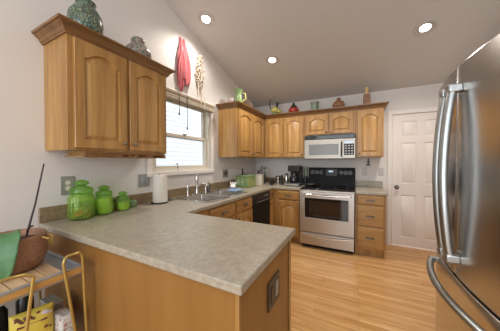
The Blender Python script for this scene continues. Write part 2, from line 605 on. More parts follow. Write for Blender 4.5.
for nm, x, z0, z1 in (('upper_sash', -.085, ZM - .02, g1 - .03), ('lower_sash', -.05, g0 + .02, ZM + .02)):
    sm = MB()
    a0, a1 = f0 + fw, f1 - fw
    q = .038
    sm.box(x - .015, x + .015, a0, a0 + q, z0, z1).box(x - .015, x + .015, a1 - q, a1, z0, z1).box(x - .015, x + .015, a0 + q, a1 - q, z0, z0 + q).box(x - .015, x + .015, a0 + q, a1 - q, z1 - q, z1)
    so = build(nm, sm, 'sash', win, bevel=.003, world=True)
    pn = build('pane', MB().box(x - .002, x + .002, a0 + q, a1 - q, z0 + q, z1 - q), 'glass', win, smooth=False, world=True)
    pn.parent = so
lk = build('sash_lock', MB().box(-.034, -.018, 1.93, 1.98, ZM + .02, ZM + .035), 'pewter', win, bevel=.003, world=True)

# panelled door in the back wall
door = bpy.data.objects.new('door_1', None)
COL.objects.link(door)
door.location = (DX0, YB, 0)
struct(door)
dc = MB()
k = .058
dc.box(DX0 - k, DX0, YB - .016, YB + .001, 0, DZ + k).box(DX1, DX1 + k, YB - .016, YB + .001, 0, DZ + k).box(DX0, DX1, YB - .016, YB + .001, DZ, DZ + k)
dc.box(DX0, DX0 + .006, YB, YB + .1, 0, DZ).box(DX1 - .006, DX1, YB, YB + .1, 0, DZ)
build('door_casing', dc, 'trim', door, bevel=.004, world=True)


def panelled(mb, x0, x1, z0, z1, y, holes, d=.012):
    """front skin facing -y of a slab with sunk and raised panels; back at y+.035"""
    xs = sorted({x0, x1} | {h[0] for h in holes} | {h[1] for h in holes})
    zs = sorted({z0, z1} | {h[2] for h in holes} | {h[3] for h in holes})
    t = MB()
    def on(i, j):
        cx, cz = (xs[i] + xs[i + 1]) / 2, (zs[j] + zs[j + 1]) / 2
        return not any(h[0] < cx < h[1] and h[2] < cz < h[3] for h in holes)
    t.cells(xs, zs, on, y, y + .035)
    mb.add([(a, c_, b) for a, b, c_ in t.v], t.f)
    for (a, b, e, f) in holes:
        mb.box(a, b, y + d, y + .03, e, f)
        r = .03
        lo, hi = y + d, y + .003
        mb.add([(a + .012, lo, e + .012), (b - .012, lo, e + .012), (b - .012, lo, f - .012), (a + .012, lo, f - .012),
                (a + r, hi, e + r), (b - r, hi, e + r), (b - r, hi, f - r), (a + r, hi, f - r)],
               [(0, 1, 5, 4), (1, 2, 6, 5), (2, 3, 7, 6), (3, 0, 4, 7), (4, 5, 6, 7)])
    return mb


dl = MB()
xa, xb = DX0 + .008, DX1 - .008
pw = (xb - xa - .11 * 2 - .10) / 2
cols = [(xa + .11, xa + .11 + pw), (xb - .11 - pw, xb - .11)]
holes = [(a, b, e, f) for a, b in cols for e, f in ((.15, .80), (.98, 1.60), (1.70, 1.93))]
panelled(dl, xa, xb, .012, DZ - .006, YB + .012, holes)
build('door_leaf', dl, 'doorpaint', door, world=True, bevel=.002)
kb = MB().tube([(DX0 + .065, YB + .012, .915), (DX0 + .065, YB - .03, .915)], [.012, .010], 12)
kb.ball((DX0 + .065, YB - .045, .915), .026)
kb.tube([(DX0 + .065, YB + .012, .915), (DX0 + .065, YB + .006, .915)], .032, 16)
build('door_knob', kb, 'nickel', door, world=True)

# outside: neighbour's clapboard house
hs = thing('neighbouring_house', 'white clapboard side of the neighbouring house seen through the kitchen window', 'house', (-3.0, 2.9, -.5), -.06)
sd = MB()
nb = 34
for i in range(nb):
    z = i * .125
    sd.prism([(0, z), (.045, z), (.006, z + .125), (0, z + .125)], 'y', -4, 6)
build('siding', sd, 'siding', hs, smooth=False)
build('foundation', MB().box(-.2, .0, -4, 6, -.6, 0), 'cardboard', hs, smooth=False)
hs.rotation_euler = (0, 0, -.06)
og = build('lawn', MB().box(-3.4, -.14, -2, 9, -.7, -.55), 'grass', smooth=False)
og['kind'] = 'structure'

# ------------------------------------------------------------------ cabinet joinery
def door_mesh(w_, h_, arch=True, frame=.058, t=.02):
    """raised panel door, front at y=-t facing -y, local x 0..w, z 0..h"""
    def loop(i):
        x0, x1, z0 = frame + i, w_ - frame - i, frame + i
        spring = h_ - frame - (.052 if arch else 0) - i * (1.0 if not arch else 1.15)
        rise = (.046 if arch else 0)
        P = [(x0, z0), (x1, z0)]
        n = 14
        for s in range(n + 1):
            u = s / n
            x = x1 + (x0 - x1) * u
            if arch:
                e = .07
                if u < e or u > 1 - e:
                    zz = spring
                else:
                    zz = spring + rise * math.sin(PI * (u - e) / (1 - 2 * e)) ** .85
            else:
                zz = spring
            P.append((x, zz))
        return P

    L0 = loop(0)
    outer = [(0, 0), (w_, 0)] + [(w_ if i == 2 else (0 if i == len(L0) - 1 else L0[i][0]), h_) for i in range(2, len(L0))]

    def ins(P, d):
        return [(min(max(x, d), w_ - d), min(max(z, d), h_ - d)) for x, z in P]
    rings = [(outer, 0), (outer, -t + .004), (ins(outer, .004), -t), (L0, -t), (loop(.004), -t + .013), (loop(.012), -t + .013), (loop(.032), -t + .003)]
    mb = MB()
    n = len(L0)
    vs = [(x, y, z) for P, y in rings for x, z in P]
    fs = []
    for r in range(len(rings) - 1):
        for i in range(n):
            j = (i + 1) % n
            fs.append((r * n + i, r * n + j, (r + 1) * n + j, (r + 1) * n + i))
    fs.append(tuple((len(rings) - 1) * n + i for i in range(n)))
    fs.append(tuple(range(n))[::-1])
    return mb.add(vs, fs)


def add_door(parent, x, z, w_, h_, arch=True, knob='l', name='door', knobz=None, y=0, frame=.055):
    d = build(name, door_mesh(w_, h_, arch, frame), 'oak', parent, loc=(x, y, z), angle=25)
    if knob:
        kx = .03 if knob == 'l' else w_ - .03
        kz = .045 if knobz is None else knobz
        kn = MB().tube([(kx, -.02, kz), (kx, -.032, kz)], .005, 8).ball((kx, -.038, kz), .0125, 10, 6)
        build('knob', kn, 'nickel', d)
    return d


def add_drawer(parent, x, z, w_, h_, y=0):
    mb = MB().box(0, w_, -.014, 0, 0, h_)
    r = .014
    mb.add([(0, -.014, 0), (w_, -.014, 0), (w_, -.014, h_), (0, -.014, h_), (r, -.02, r), (w_ - r, -.02, r), (w_ - r, -.02, h_ - r), (r, -.02, h_ - r)],
           [(0, 1, 5, 4), (1, 2, 6, 5), (2, 3, 7, 6), (3, 0, 4, 7), (4, 5, 6, 7)])
    d = build('drawer', mb, 'oak_x', parent, loc=(x, y, z), angle=20)
    cx, cz = w_ / 2, h_ / 2
    pts = [(cx - .045, -.018, cz)] + [(cx + .045 * u, -.045 + .008 * u * u, cz + .004) for u in (-.9, -.5, 0, .5, .9)] + [(cx + .045, -.018, cz)]
    build('pull', MB().tube(pts, .007, 8).obox((cx, -.022, cz), (.10, .004, .022)), 'nickel', d)
    return d


CP = [(0, 0), (.010, 0), (.012, .008), (.018, .012), (.026, .030), (.044, .044), (.046, .050), (.058, .052), (.060, .064), (.0, .064)]


def crown(parent, path, z, prev=None, nxt=None, k=1.0):
    """mitred crown along a 2D path (outside is on the right of travel), world coordinates"""
    P = [Vector(p) for p in path]
    n = len(P)
    vs = []
    for i, p in enumerate(P):
        a = (p - P[i - 1]).normalized() if i else ((p - Vector(prev)).normalized() if prev else None)
        b = (P[i + 1] - p).normalized() if i < n - 1 else ((Vector(nxt) - p).normalized() if nxt else None)
        if a is None:
            a = b
        if b is None:
            b = a
        na, nb_ = Vector((a.y, -a.x)), Vector((b.y, -b.x))
        m = (na + nb_)
        m = m / (m.dot(na))
        for o, h in CP:
            vs.append((p.x + m.x * o * k, p.y + m.y * o * k, z + h * k))
    m_ = len(CP)
    fs = []
    for i in range(n - 1):
        for j in range(m_):
            l = (j + 1) % m_
            fs.append((i * m_ + j, (i + 1) * m_ + j, (i + 1) * m_ + l, i * m_ + l))
    fs.append(tuple(range(m_)))
    fs.append(tuple((n - 1) * m_ + j for j in range(m_))[::-1])
    build('crown_moulding', MB().add(vs, fs), 'crown', parent, world=True, angle=25)


ZU0, ZU1 = 1.38, 2.115


def upper_body(parent, w_, d_, z0, z1, top=True):
    # carcass behind a face frame, local x 0..w, y 0..d
    mb = MB().box(0, w_, .02, d_ - .001, z0 + .012, z1 + (.048 if top else 0))
    mb.box(0, .018, .02, d_ - .001, z0, z0 + .012).box(w_ - .018, w_, .02, d_ - .001, z0, z0 + .012)
    build('body', mb, 'oak', parent, bevel=.001)
    f = MB().box(0, w_, 0, .02, z0, z1 + .048)
    build('face_frame', f, 'oak', parent, bevel=.002)


# near wall cabinet on the left wall
nc = thing('wall_cabinet', 'large oak double-door wall cabinet left of the window, nearest of all', 'cabinet', (.312, .634, 0), PI / 2)
upper_body(nc, .742, .312, ZU0, ZU1 - .02)
add_door(nc, .030, ZU0 + .015, .332, .685, knob='r')
add_door(nc, .384, ZU0 + .015, .332, .685, knob='l')
crown(nc, [(.0005, .634), (.312, .634), (.312, 1.376), (.0005, 1.376)], ZU1 - .030)

# far-left wall cabinet up to the corner
fc = thing('wall_cabinet', 'oak wall cabinet right of the window, on the left wall up to the corner', 'cabinet', (.33, 2.62, 0), PI / 2)
upper_body(fc, .998, .33, ZU0, ZU1)
add_door(fc, .022, ZU0 + .015, .455, .69, knob='r')
add_door(fc, .49, ZU0 + .015, .455, .69, knob='l')
crown(fc, [(.0005, 2.62), (.33, 2.62), (.33, 3.62)], ZU1 - .012, nxt=(1.08, 3.62))
# back wall uppers
b1 = thing('wall_cabinet', 'oak double-door wall cabinet between the corner and the microwave', 'cabinet', (.331, 3.62, 0))
upper_body(b1, .757, .33, ZU0, ZU1)
add_door(b1, .025, ZU0 + .015, .345, .69, knob='r')
add_door(b1, .385, ZU0 + .015, .35, .69, knob='r')
crown(b1, [(.331, 3.62), (1.088, 3.62)], ZU1 - .012, prev=(.331, 2.62))
ZM1 = 1.745
b2 = thing('wall_cabinet', 'short oak cabinet with two small doors above the microwave', 'cabinet', (1.09, 3.62, 0))
upper_body(b2, .76, .33, ZM1, ZU1)
add_door(b2, .02, ZM1 + .015, .345, .320, knob='r', frame=.05, knobz=.03)
add_door(b2, .385, ZM1 + .015, .345, .320, knob='l', frame=.05, knobz=.03)
crown(b2, [(1.09, 3.62), (1.85, 3.62)], ZU1 - .012)
b3 = thing('wall_cabinet', 'tall single-door oak wall cabinet between microwave and white door', 'cabinet', (1.852, 3.62, 0))
upper_body(b3, .366, .33, ZU0, ZU1)
add_door(b3, .022, ZU0 + .015, .322, .69, knob='l')
crown(b3, [(1.852, 3.62), (2.218, 3.62), (2.218, YB - .001)], ZU1 - .012)

# ------------------------------------------------------------------ base cabinets
ZC, ZB = .90, .862     # worktop top, carcass top
# peninsula
pc = thing('peninsula_cabinet', 'oak panelled peninsula cabinet in the foreground under the worktop', 'cabinet', (.76, .93, 0))
build('body', MB().box(.0006, 1.50, .636, 1.235, 0, ZB), 'oak', pc, world=True)
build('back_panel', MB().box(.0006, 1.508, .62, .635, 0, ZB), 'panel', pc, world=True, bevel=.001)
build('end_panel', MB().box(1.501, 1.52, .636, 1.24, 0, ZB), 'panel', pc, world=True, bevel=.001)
build('corner_stile', MB().box(1.509, 1.526, .614, .634, 0, ZB), 'oak', pc, world=True, bevel=.003)
build('edge_stile', MB().box(1.521, 1.527, 1.215, 1.241, 0, ZB), 'oak', pc, world=True, bevel=.002)

XF = .622
# sink base (open inside for the bowls)
sb = thing('base_cabinet', 'oak sink base cabinet under the sink, with drawer-like front panels', 'cabinet', (XF, 1.30, 0), PI / 2)
wS = 1.215
mbs = MB().box(0, wS, 0, .02, .10, ZB).box(0, .018, .02, XF - .004, .0, ZB).box(wS - .018, wS, .02, XF - .004, 0, ZB).box(.018, wS - .018, .02, XF - .004, .1, .118).box(.018, wS - .018, XF - .02, XF - .004, .118, ZB).box(.018, wS - .018, .07, .085, 0, .1)
build('body', mbs, 'oak', sb)
add_drawer(sb, .30, .705, .46, .135)
add_drawer(sb, .79, .705, .41, .135)
add_door(sb, .30, .12, .46, .565, knob='r', knobz=.52)
add_door(sb, .79, .12, .41, .565, knob='l', knobz=.52)
# dishwasher
dw = thing('dishwasher', 'black dishwasher under the worktop right of the sink', 'dishwasher', (XF, 2.518, 0), PI / 2)
build('tub', MB().box(.002, .598, .02, .58, .0, ZB - .004), 'darkgrey', dw)
build('door', MB().box(.004, .596, -.022, .019, .11, .72), 'blacksoft', dw, bevel=.006)
cp_ = build('control_panel', MB().box(.004, .596, -.028, .019, .728, ZB - .006), 'black', dw, bevel=.008)
build('handle', MB().tube([(.10, -.025, .748), (.12, -.052, .752), (.3, -.06, .752), (.48, -.052, .752), (.5, -.025, .748)], .010, 10), 'darkgrey', dw)
for i in range(4):
    build('button', MB().box(.36 + .04 * i, .385 + .04 * i, -.031, -.028, .80, .812), 'button', cp_)
# corner filler cabinet left run
cf = thing('base_cabinet', 'narrow oak corner base cabinet between dishwasher and back run', 'cabinet', (XF, 3.12, 0), PI / 2)
build('body', MB().box(0, .826, 0, XF - .004, .10, ZB).box(0, .17, .07, XF - .004, 0, .10), 'oak', cf)
add_drawer(cf, .012, .705, .135, .135)
add_door(cf, .012, .12, .135, .565, knob='l', knobz=.52, frame=.03)
YF = 3.292
bl = thing('base_cabinet', 'oak base cabinet with one drawer and door left of the stove', 'cabinet', (XF + .002, YF, 0))
wl_ = 1.086 - XF - .002
build('body', MB().box(0, wl_, 0, YB - YF - .004, .10, ZB).box(0, wl_, .07, YB - YF - .004, 0, .1), 'oak', bl)
add_drawer(bl, .09, .705, wl_ - .105, .135)
add_door(bl, .09, .12, wl_ - .105, .565, knob='l', knobz=.52)
br_ = thing('base_cabinet', 'oak three-drawer base cabinet right of the stove', 'cabinet', (1.858, YF, 0))
wr_ = 2.222 - 1.858
build('body', MB().box(0, wr_, 0, YB - YF - .004, .10, ZB).box(0, wr_, .05, YB - YF - .004, 0, .1).box(wr_ - .018, wr_, 0, .05, 0, .1), 'oak', br_)
add_drawer(br_, .02, .722, wr_ - .04, .122)
add_drawer(br_, .02, .425, wr_ - .04, .28)
add_drawer(br_, .02, .128, wr_ - .04, .28)

# ------------------------------------------------------------------ worktops
ct = thing('worktop', 'grey-tan stone-look laminate worktop of peninsula, sink run and corner', 'worktop', (.3, 1.6, ZB))
SX0, SX1, SY0, SY1 = .135, .555, 1.68, 2.46
xs = [.0006, SX0, SX1, .648, 1.086, 1.548]
ys = [.592, 1.268, SY0, SY1, 3.268, YB - .0006]
def on_ct(i, j):
    if j == 0:
        return True
    if j in (1, 3):
        return i <= 2
    if j == 2:
        return i != 1 and i <= 2
    return i <= 3
build('surface', MB().cells(xs, ys, on_ct, ZB + .001, ZC), 'counter', ct, world=True, bevel=.006, seg=3)
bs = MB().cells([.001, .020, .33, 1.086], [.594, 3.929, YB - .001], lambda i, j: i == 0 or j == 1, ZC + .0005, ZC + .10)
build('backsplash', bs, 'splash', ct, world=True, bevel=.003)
ct2 = thing('worktop', 'short piece of grey-tan worktop on the drawers right of the stove', 'worktop', (2.04, 3.6, ZB))
build('surface', MB().box(1.857, 2.24, 3.268, YB - .001, ZB + .001, ZC), 'counter', ct2, world=True, bevel=.006, seg=3)
build('backsplash', MB().box(1.857, 2.24, YB - .02, YB - .001, ZC + .0005, ZC + .10), 'counter', ct2, world=True, bevel=.003)

# ------------------------------------------------------------------ sink and tap
sk = thing('sink', 'double-bowl stainless steel sink set in the worktop under the window', 'sink', (.34, 2.13, ZC))
rim = MB().cells([.085, SX0 + .008, SX1 - .008, .585], [SY0 - .03, SY0 + .008, 2.055, 2.085, SY1 - .008, SY1 + .03],
                 lambda i, j: not (i == 1 and j in (1, 3)), ZC + .0008, ZC + .007)
build('rim', rim, 'chrome', sk, world=True, bevel=.002)
for a, b in ((SY0 + .010, 2.053), (2.087, SY1 - .010)):
    x0, x1 = SX0 + .010, SX1 - .010
    t_ = .02
    bw = MB().add([(x0, a, ZC + .004), (x1, a, ZC + .004), (x1, b, ZC + .004), (x0, b, ZC + .004),
                   (x0 + t_, a + t_, ZC - .17), (x1 - t_, a + t_, ZC - .17), (x1 - t_, b - t_, ZC - .17), (x0 + t_, b - t_, ZC - .17)],
                  [(0, 1, 5, 4), (1, 2, 6, 5), (2, 3, 7, 6), (3, 0, 4, 7), (4, 5, 6, 7)])
    bo = build('bowl', bw, 'steel', sk, world=True, bevel=.012, seg=3)
    build('drain', MB().lathe([(.04, .001), (.035, .004), (.02, .002), (.0001, .002)], ((x0 + x1) / 2, (a + b) / 2, ZC - .17), 20), 'chrome', sk, world=True)

fa = thing('faucet', 'chrome kitchen tap with tall upright body behind the sink', 'faucet', (.105, 2.02, ZC + .0075))
build('base_plate', MB().box(-.018, .018, -.10, .10, 0, .010), 'chrome', fa, bevel=.004)
build('body', MB().lathe([(.024, .010), (.022, .03), (.019, .06), (.019, .15), (.022, .17), (.024, .21), (.018, .225), (.0001, .228)], (0, 0, 0), 18), 'chrome', fa)
build('spout', MB().tube([(.01, 0, .10), (.05, 0, .125), (.10, 0, .135), (.15, 0, .125), (.165, 0, .105)], [.014, .013, .012, .012, .013], 12), 'chrome', fa)
build('lever', MB().tube([(0, 0, .222), (.012, .006, .245), (.02, .01, .262)], [.012, .009, .007], 10, flat=.7), 'white', fa)
sp = thing('side_sprayer', 'slim chrome side sprayer standing left of the tap', 'sprayer', (.105, 1.86, ZC + .0075))
build('body', MB().lathe([(.018, 0), (.016, .012), (.011, .02), (.012, .08), (.015, .12), (.010, .135), (.0001, .137)], (0, 0, 0), 14), 'chrome', sp)
dp = thing('soap_dispenser', 'small chrome soap dispenser pump right of the tap', 'soap dispenser', (.105, 2.19, ZC + .0075))
build('body', MB().lathe([(.018, 0), (.016, .014), (.012, .02), (.012, .07), (.008, .075), (.007, .10), (.0001, .101)], (0, 0, 0), 14), 'chrome', dp)
build('nozzle', MB().tube([(0, 0, .098), (.02, 0, .104), (.045, 0, .098)], .005, 8), 'chrome', dp)
sbt = thing('soap_bottle', 'grey hand soap bottle at the back of the sink, beside the dispenser', 'bottle', (.05, 2.32, ZC + .0015))
build('bottle', MB().lathe([(.024, 0), (.026, .01), (.026, .09), (.012, .115), (.012, .125), (.0001, .125)], (0, 0, 0), 16), 'nickel', sbt)
build('pump', MB().tube([(0, 0, .12), (0, 0, .15), (.03, 0, .152)], .005, 8), 'white', sbt)
# sponge / dish brush left of sink
dr = thing('drain_plug', 'dark rubber sink strainer lying on the worktop left of the sink', 'strainer', (.10, 1.585, ZC + .001))
build('disc', MB().lathe([(.045, 0), (.047, .006), (.04, .010), (.012, .012), (.010, .022), (.0001, .024)], (0, 0, 0), 18), 'darkgrey', dr)
# blue-and-white dish cloth heap in right bowl
dc_ = thing('dish_cloth', 'crumpled blue dish cloth lying over the right side of the sink', 'cloth', (.40, 2.45, ZC + .008))
n = 15
cl = MB()
vs = []
for i in range(n):
    for j in range(n):
        u, v = i / (n - 1) - .5, j / (n - 1) - .5
        vs.append((u * .17, v * .21, .012 + .034 * abs(math.sin(5 * u + 2 * v) * math.cos(7 * v - 3 * u)) * (1 - 1.6 * max(abs(u), abs(v))) + .012 * math.sin(19 * u) * math.cos(17 * v) * .5))
cl.add(vs, [(i * n + j, (i + 1) * n + j, (i + 1) * n + j + 1, i * n + j + 1) for i in range(n - 1) for j in range(n - 1)])
build('cloth', cl, 'blue', dc_, solid=.006)
gb = thing('dish_glove', 'white rubber glove with raised fingers on the blue dish cloth', 'glove', (.35, 2.47, ZC + .050))
build('palm', MB().ball((0, 0, .018), .045, 14, 8, .5, 1, .8), 'white', gb)
for k_, (dx, dy) in enumerate(((-.03, .015), (-.01, .03), (.012, .03), (.032, .014))):
    build('finger', MB().tube([(dx * .7, dy * .3, .025), (dx * 1.2, dy * .7, .055), (dx * 1.6, dy, .08)], [.011, .010, .006], 8), 'white', gb)

# ------------------------------------------------------------------ stove
SF = 3.268
st = thing('stove', 'freestanding stainless steel electric stove with black glass top', 'stove', (1.471, SF, 0))
hw = .377
build('body', MB().box(-hw, hw, .0, YB - SF - .03, .06, .885), 'darkgrey', st)
build('foot_plinth', MB().box(-hw + .02, hw - .02, .04, YB - SF - .06, 0, .06), 'gap', st)
ctp = build('cooktop', MB().box(-hw - .002, hw + .002, -.012, YB - SF - .10, .886, .908), 'blackglass', st, bevel=.006)
for (x, y, r) in ((-.19, .17, .105), (.19, .17, .085), (-.19, .42, .08), (.19, .42, .105)):
    build('burner', MB().lathe([(r, .0004), (r, .0012), (r - .006, .0012), (r - .006, .0004)], (x, y, .908), 32), 'darkgrey', ctp)
bk = MB().prism([(YB - SF - .10, .886), (YB - SF - .032, .886), (YB - SF - .032, 1.21), (YB - SF - .055, 1.21), (YB - SF - .085, 1.05)], 'x', -hw, hw)
bgd = build('backguard', bk, 'blacksoft', st, bevel=.006)
ctr = MB().prism([(YB - SF - .0908, 1.07), (YB - SF - .086, 1.07), (YB - SF - .062, 1.19), (YB - SF - .0668, 1.19)], 'x', -.085, .10)
build('control_display', ctr, 'black', bgd)
build('clock', MB().obox((0, YB - SF - .0815, 1.145), (.07, .004, .025), (-.19, 0, 0)), 'display', bgd)
for x in (-.31, -.235, -.16, .165, .235, .305):
    kn = MB()
    c_ = Vector((x, YB - SF - .077, 1.125))
    d_ = Vector((0, -1, .2)).normalized()
    kn.tube([c_, c_ + d_ * .028], [.026, .021], 18).tube([c_ + d_ * .028, c_ + d_ * .034], [.008, .008], 6)
    build('knob', kn, 'darkgrey', bgd)
    rg = MB().tube([c_ - d_ * .003, c_ + d_ * .003], .031, 20)
    build('dial_ring', rg, 'button', bgd)
od = build('oven_door', MB().cells([-hw, -.30, .30, hw], [.255, .47, .765, .858], lambda i, j: not (i == 1 and j == 1), 0, .05), 'steel', st)
me = od.data
for v in me.vertices:
    x, z, y = v.co.x, v.co.y, v.co.z
    v.co = (x, y - .051, z)
me.flip_normals()
bv = od.modifiers.new('bevel', 'BEVEL'); bv.width = .004; bv.segments = 2; bv.limit_method = 'ANGLE'
build('window_surround', MB().cells([-.299, -.235, .235, .299], [.471, .505, .73, .764], lambda i, j: not (i == 1 and j == 1), 0, 1), 'blackglass', od)
ws = [o for o in od.children][0]
for v in ws.data.vertices:
    x, z, y = v.co.x, v.co.y, v.co.z
    v.co = (x, -.052 + .02 * y, z)
build('oven_window', MB().box(-.236, .236, -.0455, -.035, .504, .731), 'ovenglass', od)
build('control_strip', MB().box(-hw, hw, -.045, 0, .862, .884), 'steel', st, bevel=.003)
hp = [(-.33, -.05, .835)] + [(u * .33, -.095 - .012 * (1 - u * u), .828 - .012 * (1 - u * u)) for u in (-.96, -.8, -.5, -.2, .2, .5, .8, .96)] + [(.33, -.05, .835)]
build('oven_handle', MB().tube(hp, .013, 12), 'chrome', od)
dwr = build('storage_drawer', MB().box(-hw, hw, -.045, 0, .06, .243), 'steel', st, bevel=.004)
lip = [(u * .34, -.052 - .014 * (1 - u * u), .222 - .028 * (1 - u * u)) for u in [i / 8 - 1 for i in range(17)]]
build('drawer_handle', MB().tube(lip, .011, 10), 'chrome', dwr)
# spoon rest / small black pan on left of the stove
sp2 = thing('skillet', 'small black skillet on the left rear of the stove top', 'pan', (1.20, 3.50, .910))
build('pan', MB().lathe([(.075, 0), (.095, .035), (.098, .037), (.094, .037), (.074, .005), (.0001, .005)], (0, 0, 0), 26), 'iron', sp2)
build('handle', MB().tube([(-.07, -.06, .03), (-.11, -.13, .045), (-.13, -.17, .05)], [.010, .009, .010], 8), 'iron', sp2)

# microwave
mw = thing('microwave', 'stainless over-the-range microwave mounted above the stove', 'microwave', (1.47, 3.55, ZU0 - .015))
H = ZM1 - .002 - (ZU0 - .015)
build('case', MB().box(-.379, .379, .03, YB - 3.55 - .004, 0, H), 'darkgrey', mw)
vg = build('vent_grille', MB().box(-.379, .379, .0, .029, H - .070, H - .002), 'black', mw, bevel=.003)
for i in range(3):
    build('louvre', MB().box(-.36, .36, -.005, .0, H - .058 + .015 * i, H - .051 + .015 * i), 'blackglass', vg)
md = build('door', MB().cells([-.379, -.31, .145, .205], [.0, .055, .225, H - .073], lambda i, j: not (i == 1 and j == 1), 0, 1), 'mwsteel', mw)
for v in md.data.vertices:
    x, z, y = v.co.x, v.co.y, v.co.z
    v.co = (x, .028 * y, z)
build('door_window', MB().box(-.309, .144, .004, .02, .056, .224), 'mwglass', md)
build('handle', MB().tube([(.188, .0, .03), (.188, -.030, .045), (.188, -.036, .15), (.188, -.030, .24), (.188, .0, .255)], .010, 10), 'black', md)
cp2 = build('control_panel', MB().box(.206, .379, .0, .029, 0, H - .073), 'mwsteel', mw, bevel=.003)
build('display', MB().box(.235, .355, -.002, .0, .235, .262), 'display', cp2)
kp = build('keypad', MB().box(.225, .362, -.002, .0, .05, .222), 'blacksoft', cp2)
for i in range(4):
    for j in range(3):
        build('key', MB().box(.236 + .042 * j, .266 + .042 * j, -.004, -.002, .062 + .04 * i, .084 + .04 * i), 'button', cp2)

# ------------------------------------------------------------------ refrigerator (faces the left wall)
FX = 2.318
rf = thing('refrigerator', 'tall stainless steel French-door refrigerator with bottom freezer at right', 'refrigerator', (FX + .10, 1.395, 0), -PI / 2)
# local: x = -world y, front facing local -y (world -x)
build('cabinet', MB().box(-.452, .452, .0, .66, .05, 1.76), 'darkgrey', rf, bevel=.004)
build('plinth', MB().box(-.44, .44, .03, .6, 0, .05), 'gap', rf)


def bow_y(u):  # u -1..1 across the refrigerator
    return -.100 + .045 * u * u


def bowed(u0, u1, z0, z1, n=14, back=-.004, r=.012):
    mb = MB()
    pts = []
    for i in range(n + 1):
        u = u0 + (u1 - u0) * i / n
        y = bow_y(u)
        e = min(i, n - i) / n * abs(u1 - u0) * .452
        pts.append((u * .452, y))
    # rounded side edges
    pts[0] = (pts[0][0], pts[0][1] + r)
    pts.insert(1, (pts[0][0] + r * .3, pts[0][1] - r * .75))
    pts[-1] = (pts[-1][0], pts[-1][1] + r)
    pts.insert(-1, (pts[-1][0] - r * .3, pts[-1][1] - r * .75))
    poly = pts + [(pts[-1][0], back), (pts[0][0], back)]
    return mb.prism(poly, 'z', z0, z1)


def curved_handle(parent, x, z0, z1, out=.062):
    n_ = 18
    yb = bow_y(x / .452)
    pts = []
    for i in range(n_ + 1):
        t = i / n_
        o = .030 + (out - .030) * math.sin(PI * t) ** .8
        pts.append((x, yb - o, z0 + (z1 - z0) * t))
    h = build('handle', MB().tube(pts, .019, 16), 'fridge_handle', parent)
    for z in (z0, z1):
        s_ = .022 if z == z0 else -.022
        build('bracket', MB().box(x - .021, x + .021, yb - .052, yb + .004, min(z - s_ * .6, z + s_ * 1.3), max(z - s_ * .6, z + s_ * 1.3)), 'fridge_handle', h, bevel=.008, seg=3)
    return h


for u0, u1, hx in ((-1, -.008, -.045), (.008, 1, .045)):
    d = build('door', bowed(u0, u1, .742, 1.775), 'fridge', rf, angle=40, bevel=.006)
    curved_handle(d, hx, .83, 1.665)
fd = build('freezer_drawer', bowed(-1, 1, .09, .728, 28), 'fridge', rf, angle=40, bevel=.006)
n_ = 24
pts = []
for i in range(n_ + 1):
    u = -.86 + 1.72 * i / n_
    t = i / n_
    pts.append((u * .452, bow_y(u) - (.022 + .040 * math.sin(PI * t) ** .7), .665))
fh = build('handle', MB().tube(pts, .018, 14), 'fridge_handle', fd)
for s_ in (-1, 1):
    u = .86 * s_
    build('bracket', MB().box(u * .452 - .018, u * .452 + .018, bow_y(u) - .04, bow_y(u) + .006, .648, .682), 'fridge_handle', fh, bevel=.008, seg=3)
for s_ in (-1, 1):
    build('hinge_cover', MB().box(s_ * .40 - .04, s_ * .40 + .04, -.05, .06, 1.776, 1.80), 'darkgrey', rf, bevel=.006)
bd = build('badge', MB().tube([(.40, -.066, 1.645), (.40, -.080, 1.645)], .017, 22), 'blue', rf)

# ------------------------------------------------------------------ recessed ceiling lights
tilt = math.atan(.265)
for i, (x, y, lb, e) in enumerate(((.303, 1.962, 'recessed ceiling light nearest the left wall, above the hanging pink cloth', 8),
                                   (.80, 2.80, 'middle recessed ceiling light, above the sink run', 13),
                                   (2.51, 2.85, 'recessed ceiling light over the right side, near the refrigerator', 13))):
    t = thing('recessed_light', lb, 'ceiling light', (x, y, ceil_z(y) - .0005), 0, 'recessed ceiling lights')
    t.rotation_euler = (-tilt, 0, 0)
    build('trim_ring', MB().lathe([(.100, 0), (.100, -.004), (.092, -.009), (.072, -.006), (.066, 0)], (0, 0, 0), 36), 'lamptrim', t)
    build('baffle', MB().lathe([(.0655, -.0005), (.066, -.005), (.058, -.007), (.05, -.004), (.048, -.0005)], (0, 0, 0), 36), 'lamptrim', t)
    build('lens', MB().lathe([(.0001, -.012), (.03, -.011), (.047, -.004), (.047, -.0006)], (0, 0, 0), 28), 'lamp', t)
    ld = bpy.data.lights.new('recessed_bulb', 'SPOT')
    ld.energy = e * 5.0
    ld.color = (1.0, .92, .82)
    ld.spot_size = math.radians(150)
    ld.spot_blend = .9
    ld.shadow_soft_size = .05
    lo = bpy.data.objects.new('recessed_bulb', ld)
    lo.location = (x, y, ceil_z(y) - .05)
    COL.objects.link(lo)

# ------------------------------------------------------------------ things on the cabinet tops
TZ = ZU1 - .012 + .064
def pot(name, label, cat, x, y, prof, mat, n=24, z=None, sx=1, sy=1, wob=None):
    t = thing(name, label, cat, (x, y, (ZU1 + .048 if z is None else z) + .0005))
    build('body', MB().lathe(prof, (0, 0, 0), n, sx, sy, wob), mat, t, angle=60)
    return t


pot('mosaic_vase', 'large dark green and teal mosaic vase on the nearest wall cabinet', 'vase', .20, .79,
    [(.05, 0), (.085, .03), (.110, .08), (.116, .13), (.108, .18), (.08, .225), (.06, .24), (.062, .26), (.07, .275), (.06, .275), (.05, .24), (.0001, .2)], 'teal', z=ZU1 + .028).scale = (.88, .88, .95)
pot('mosaic_jar', 'pale multicoloured mosaic ginger jar on the nearest wall cabinet', 'jar', .20, 1.18,
    [(.05, 0), (.085, .03), (.105, .08), (.100, .115), (.07, .155), (.05, .17), (.052, .185), (.056, .20), (.045, .215), (.0001, .222)], 'pale', z=ZU1 + .028)
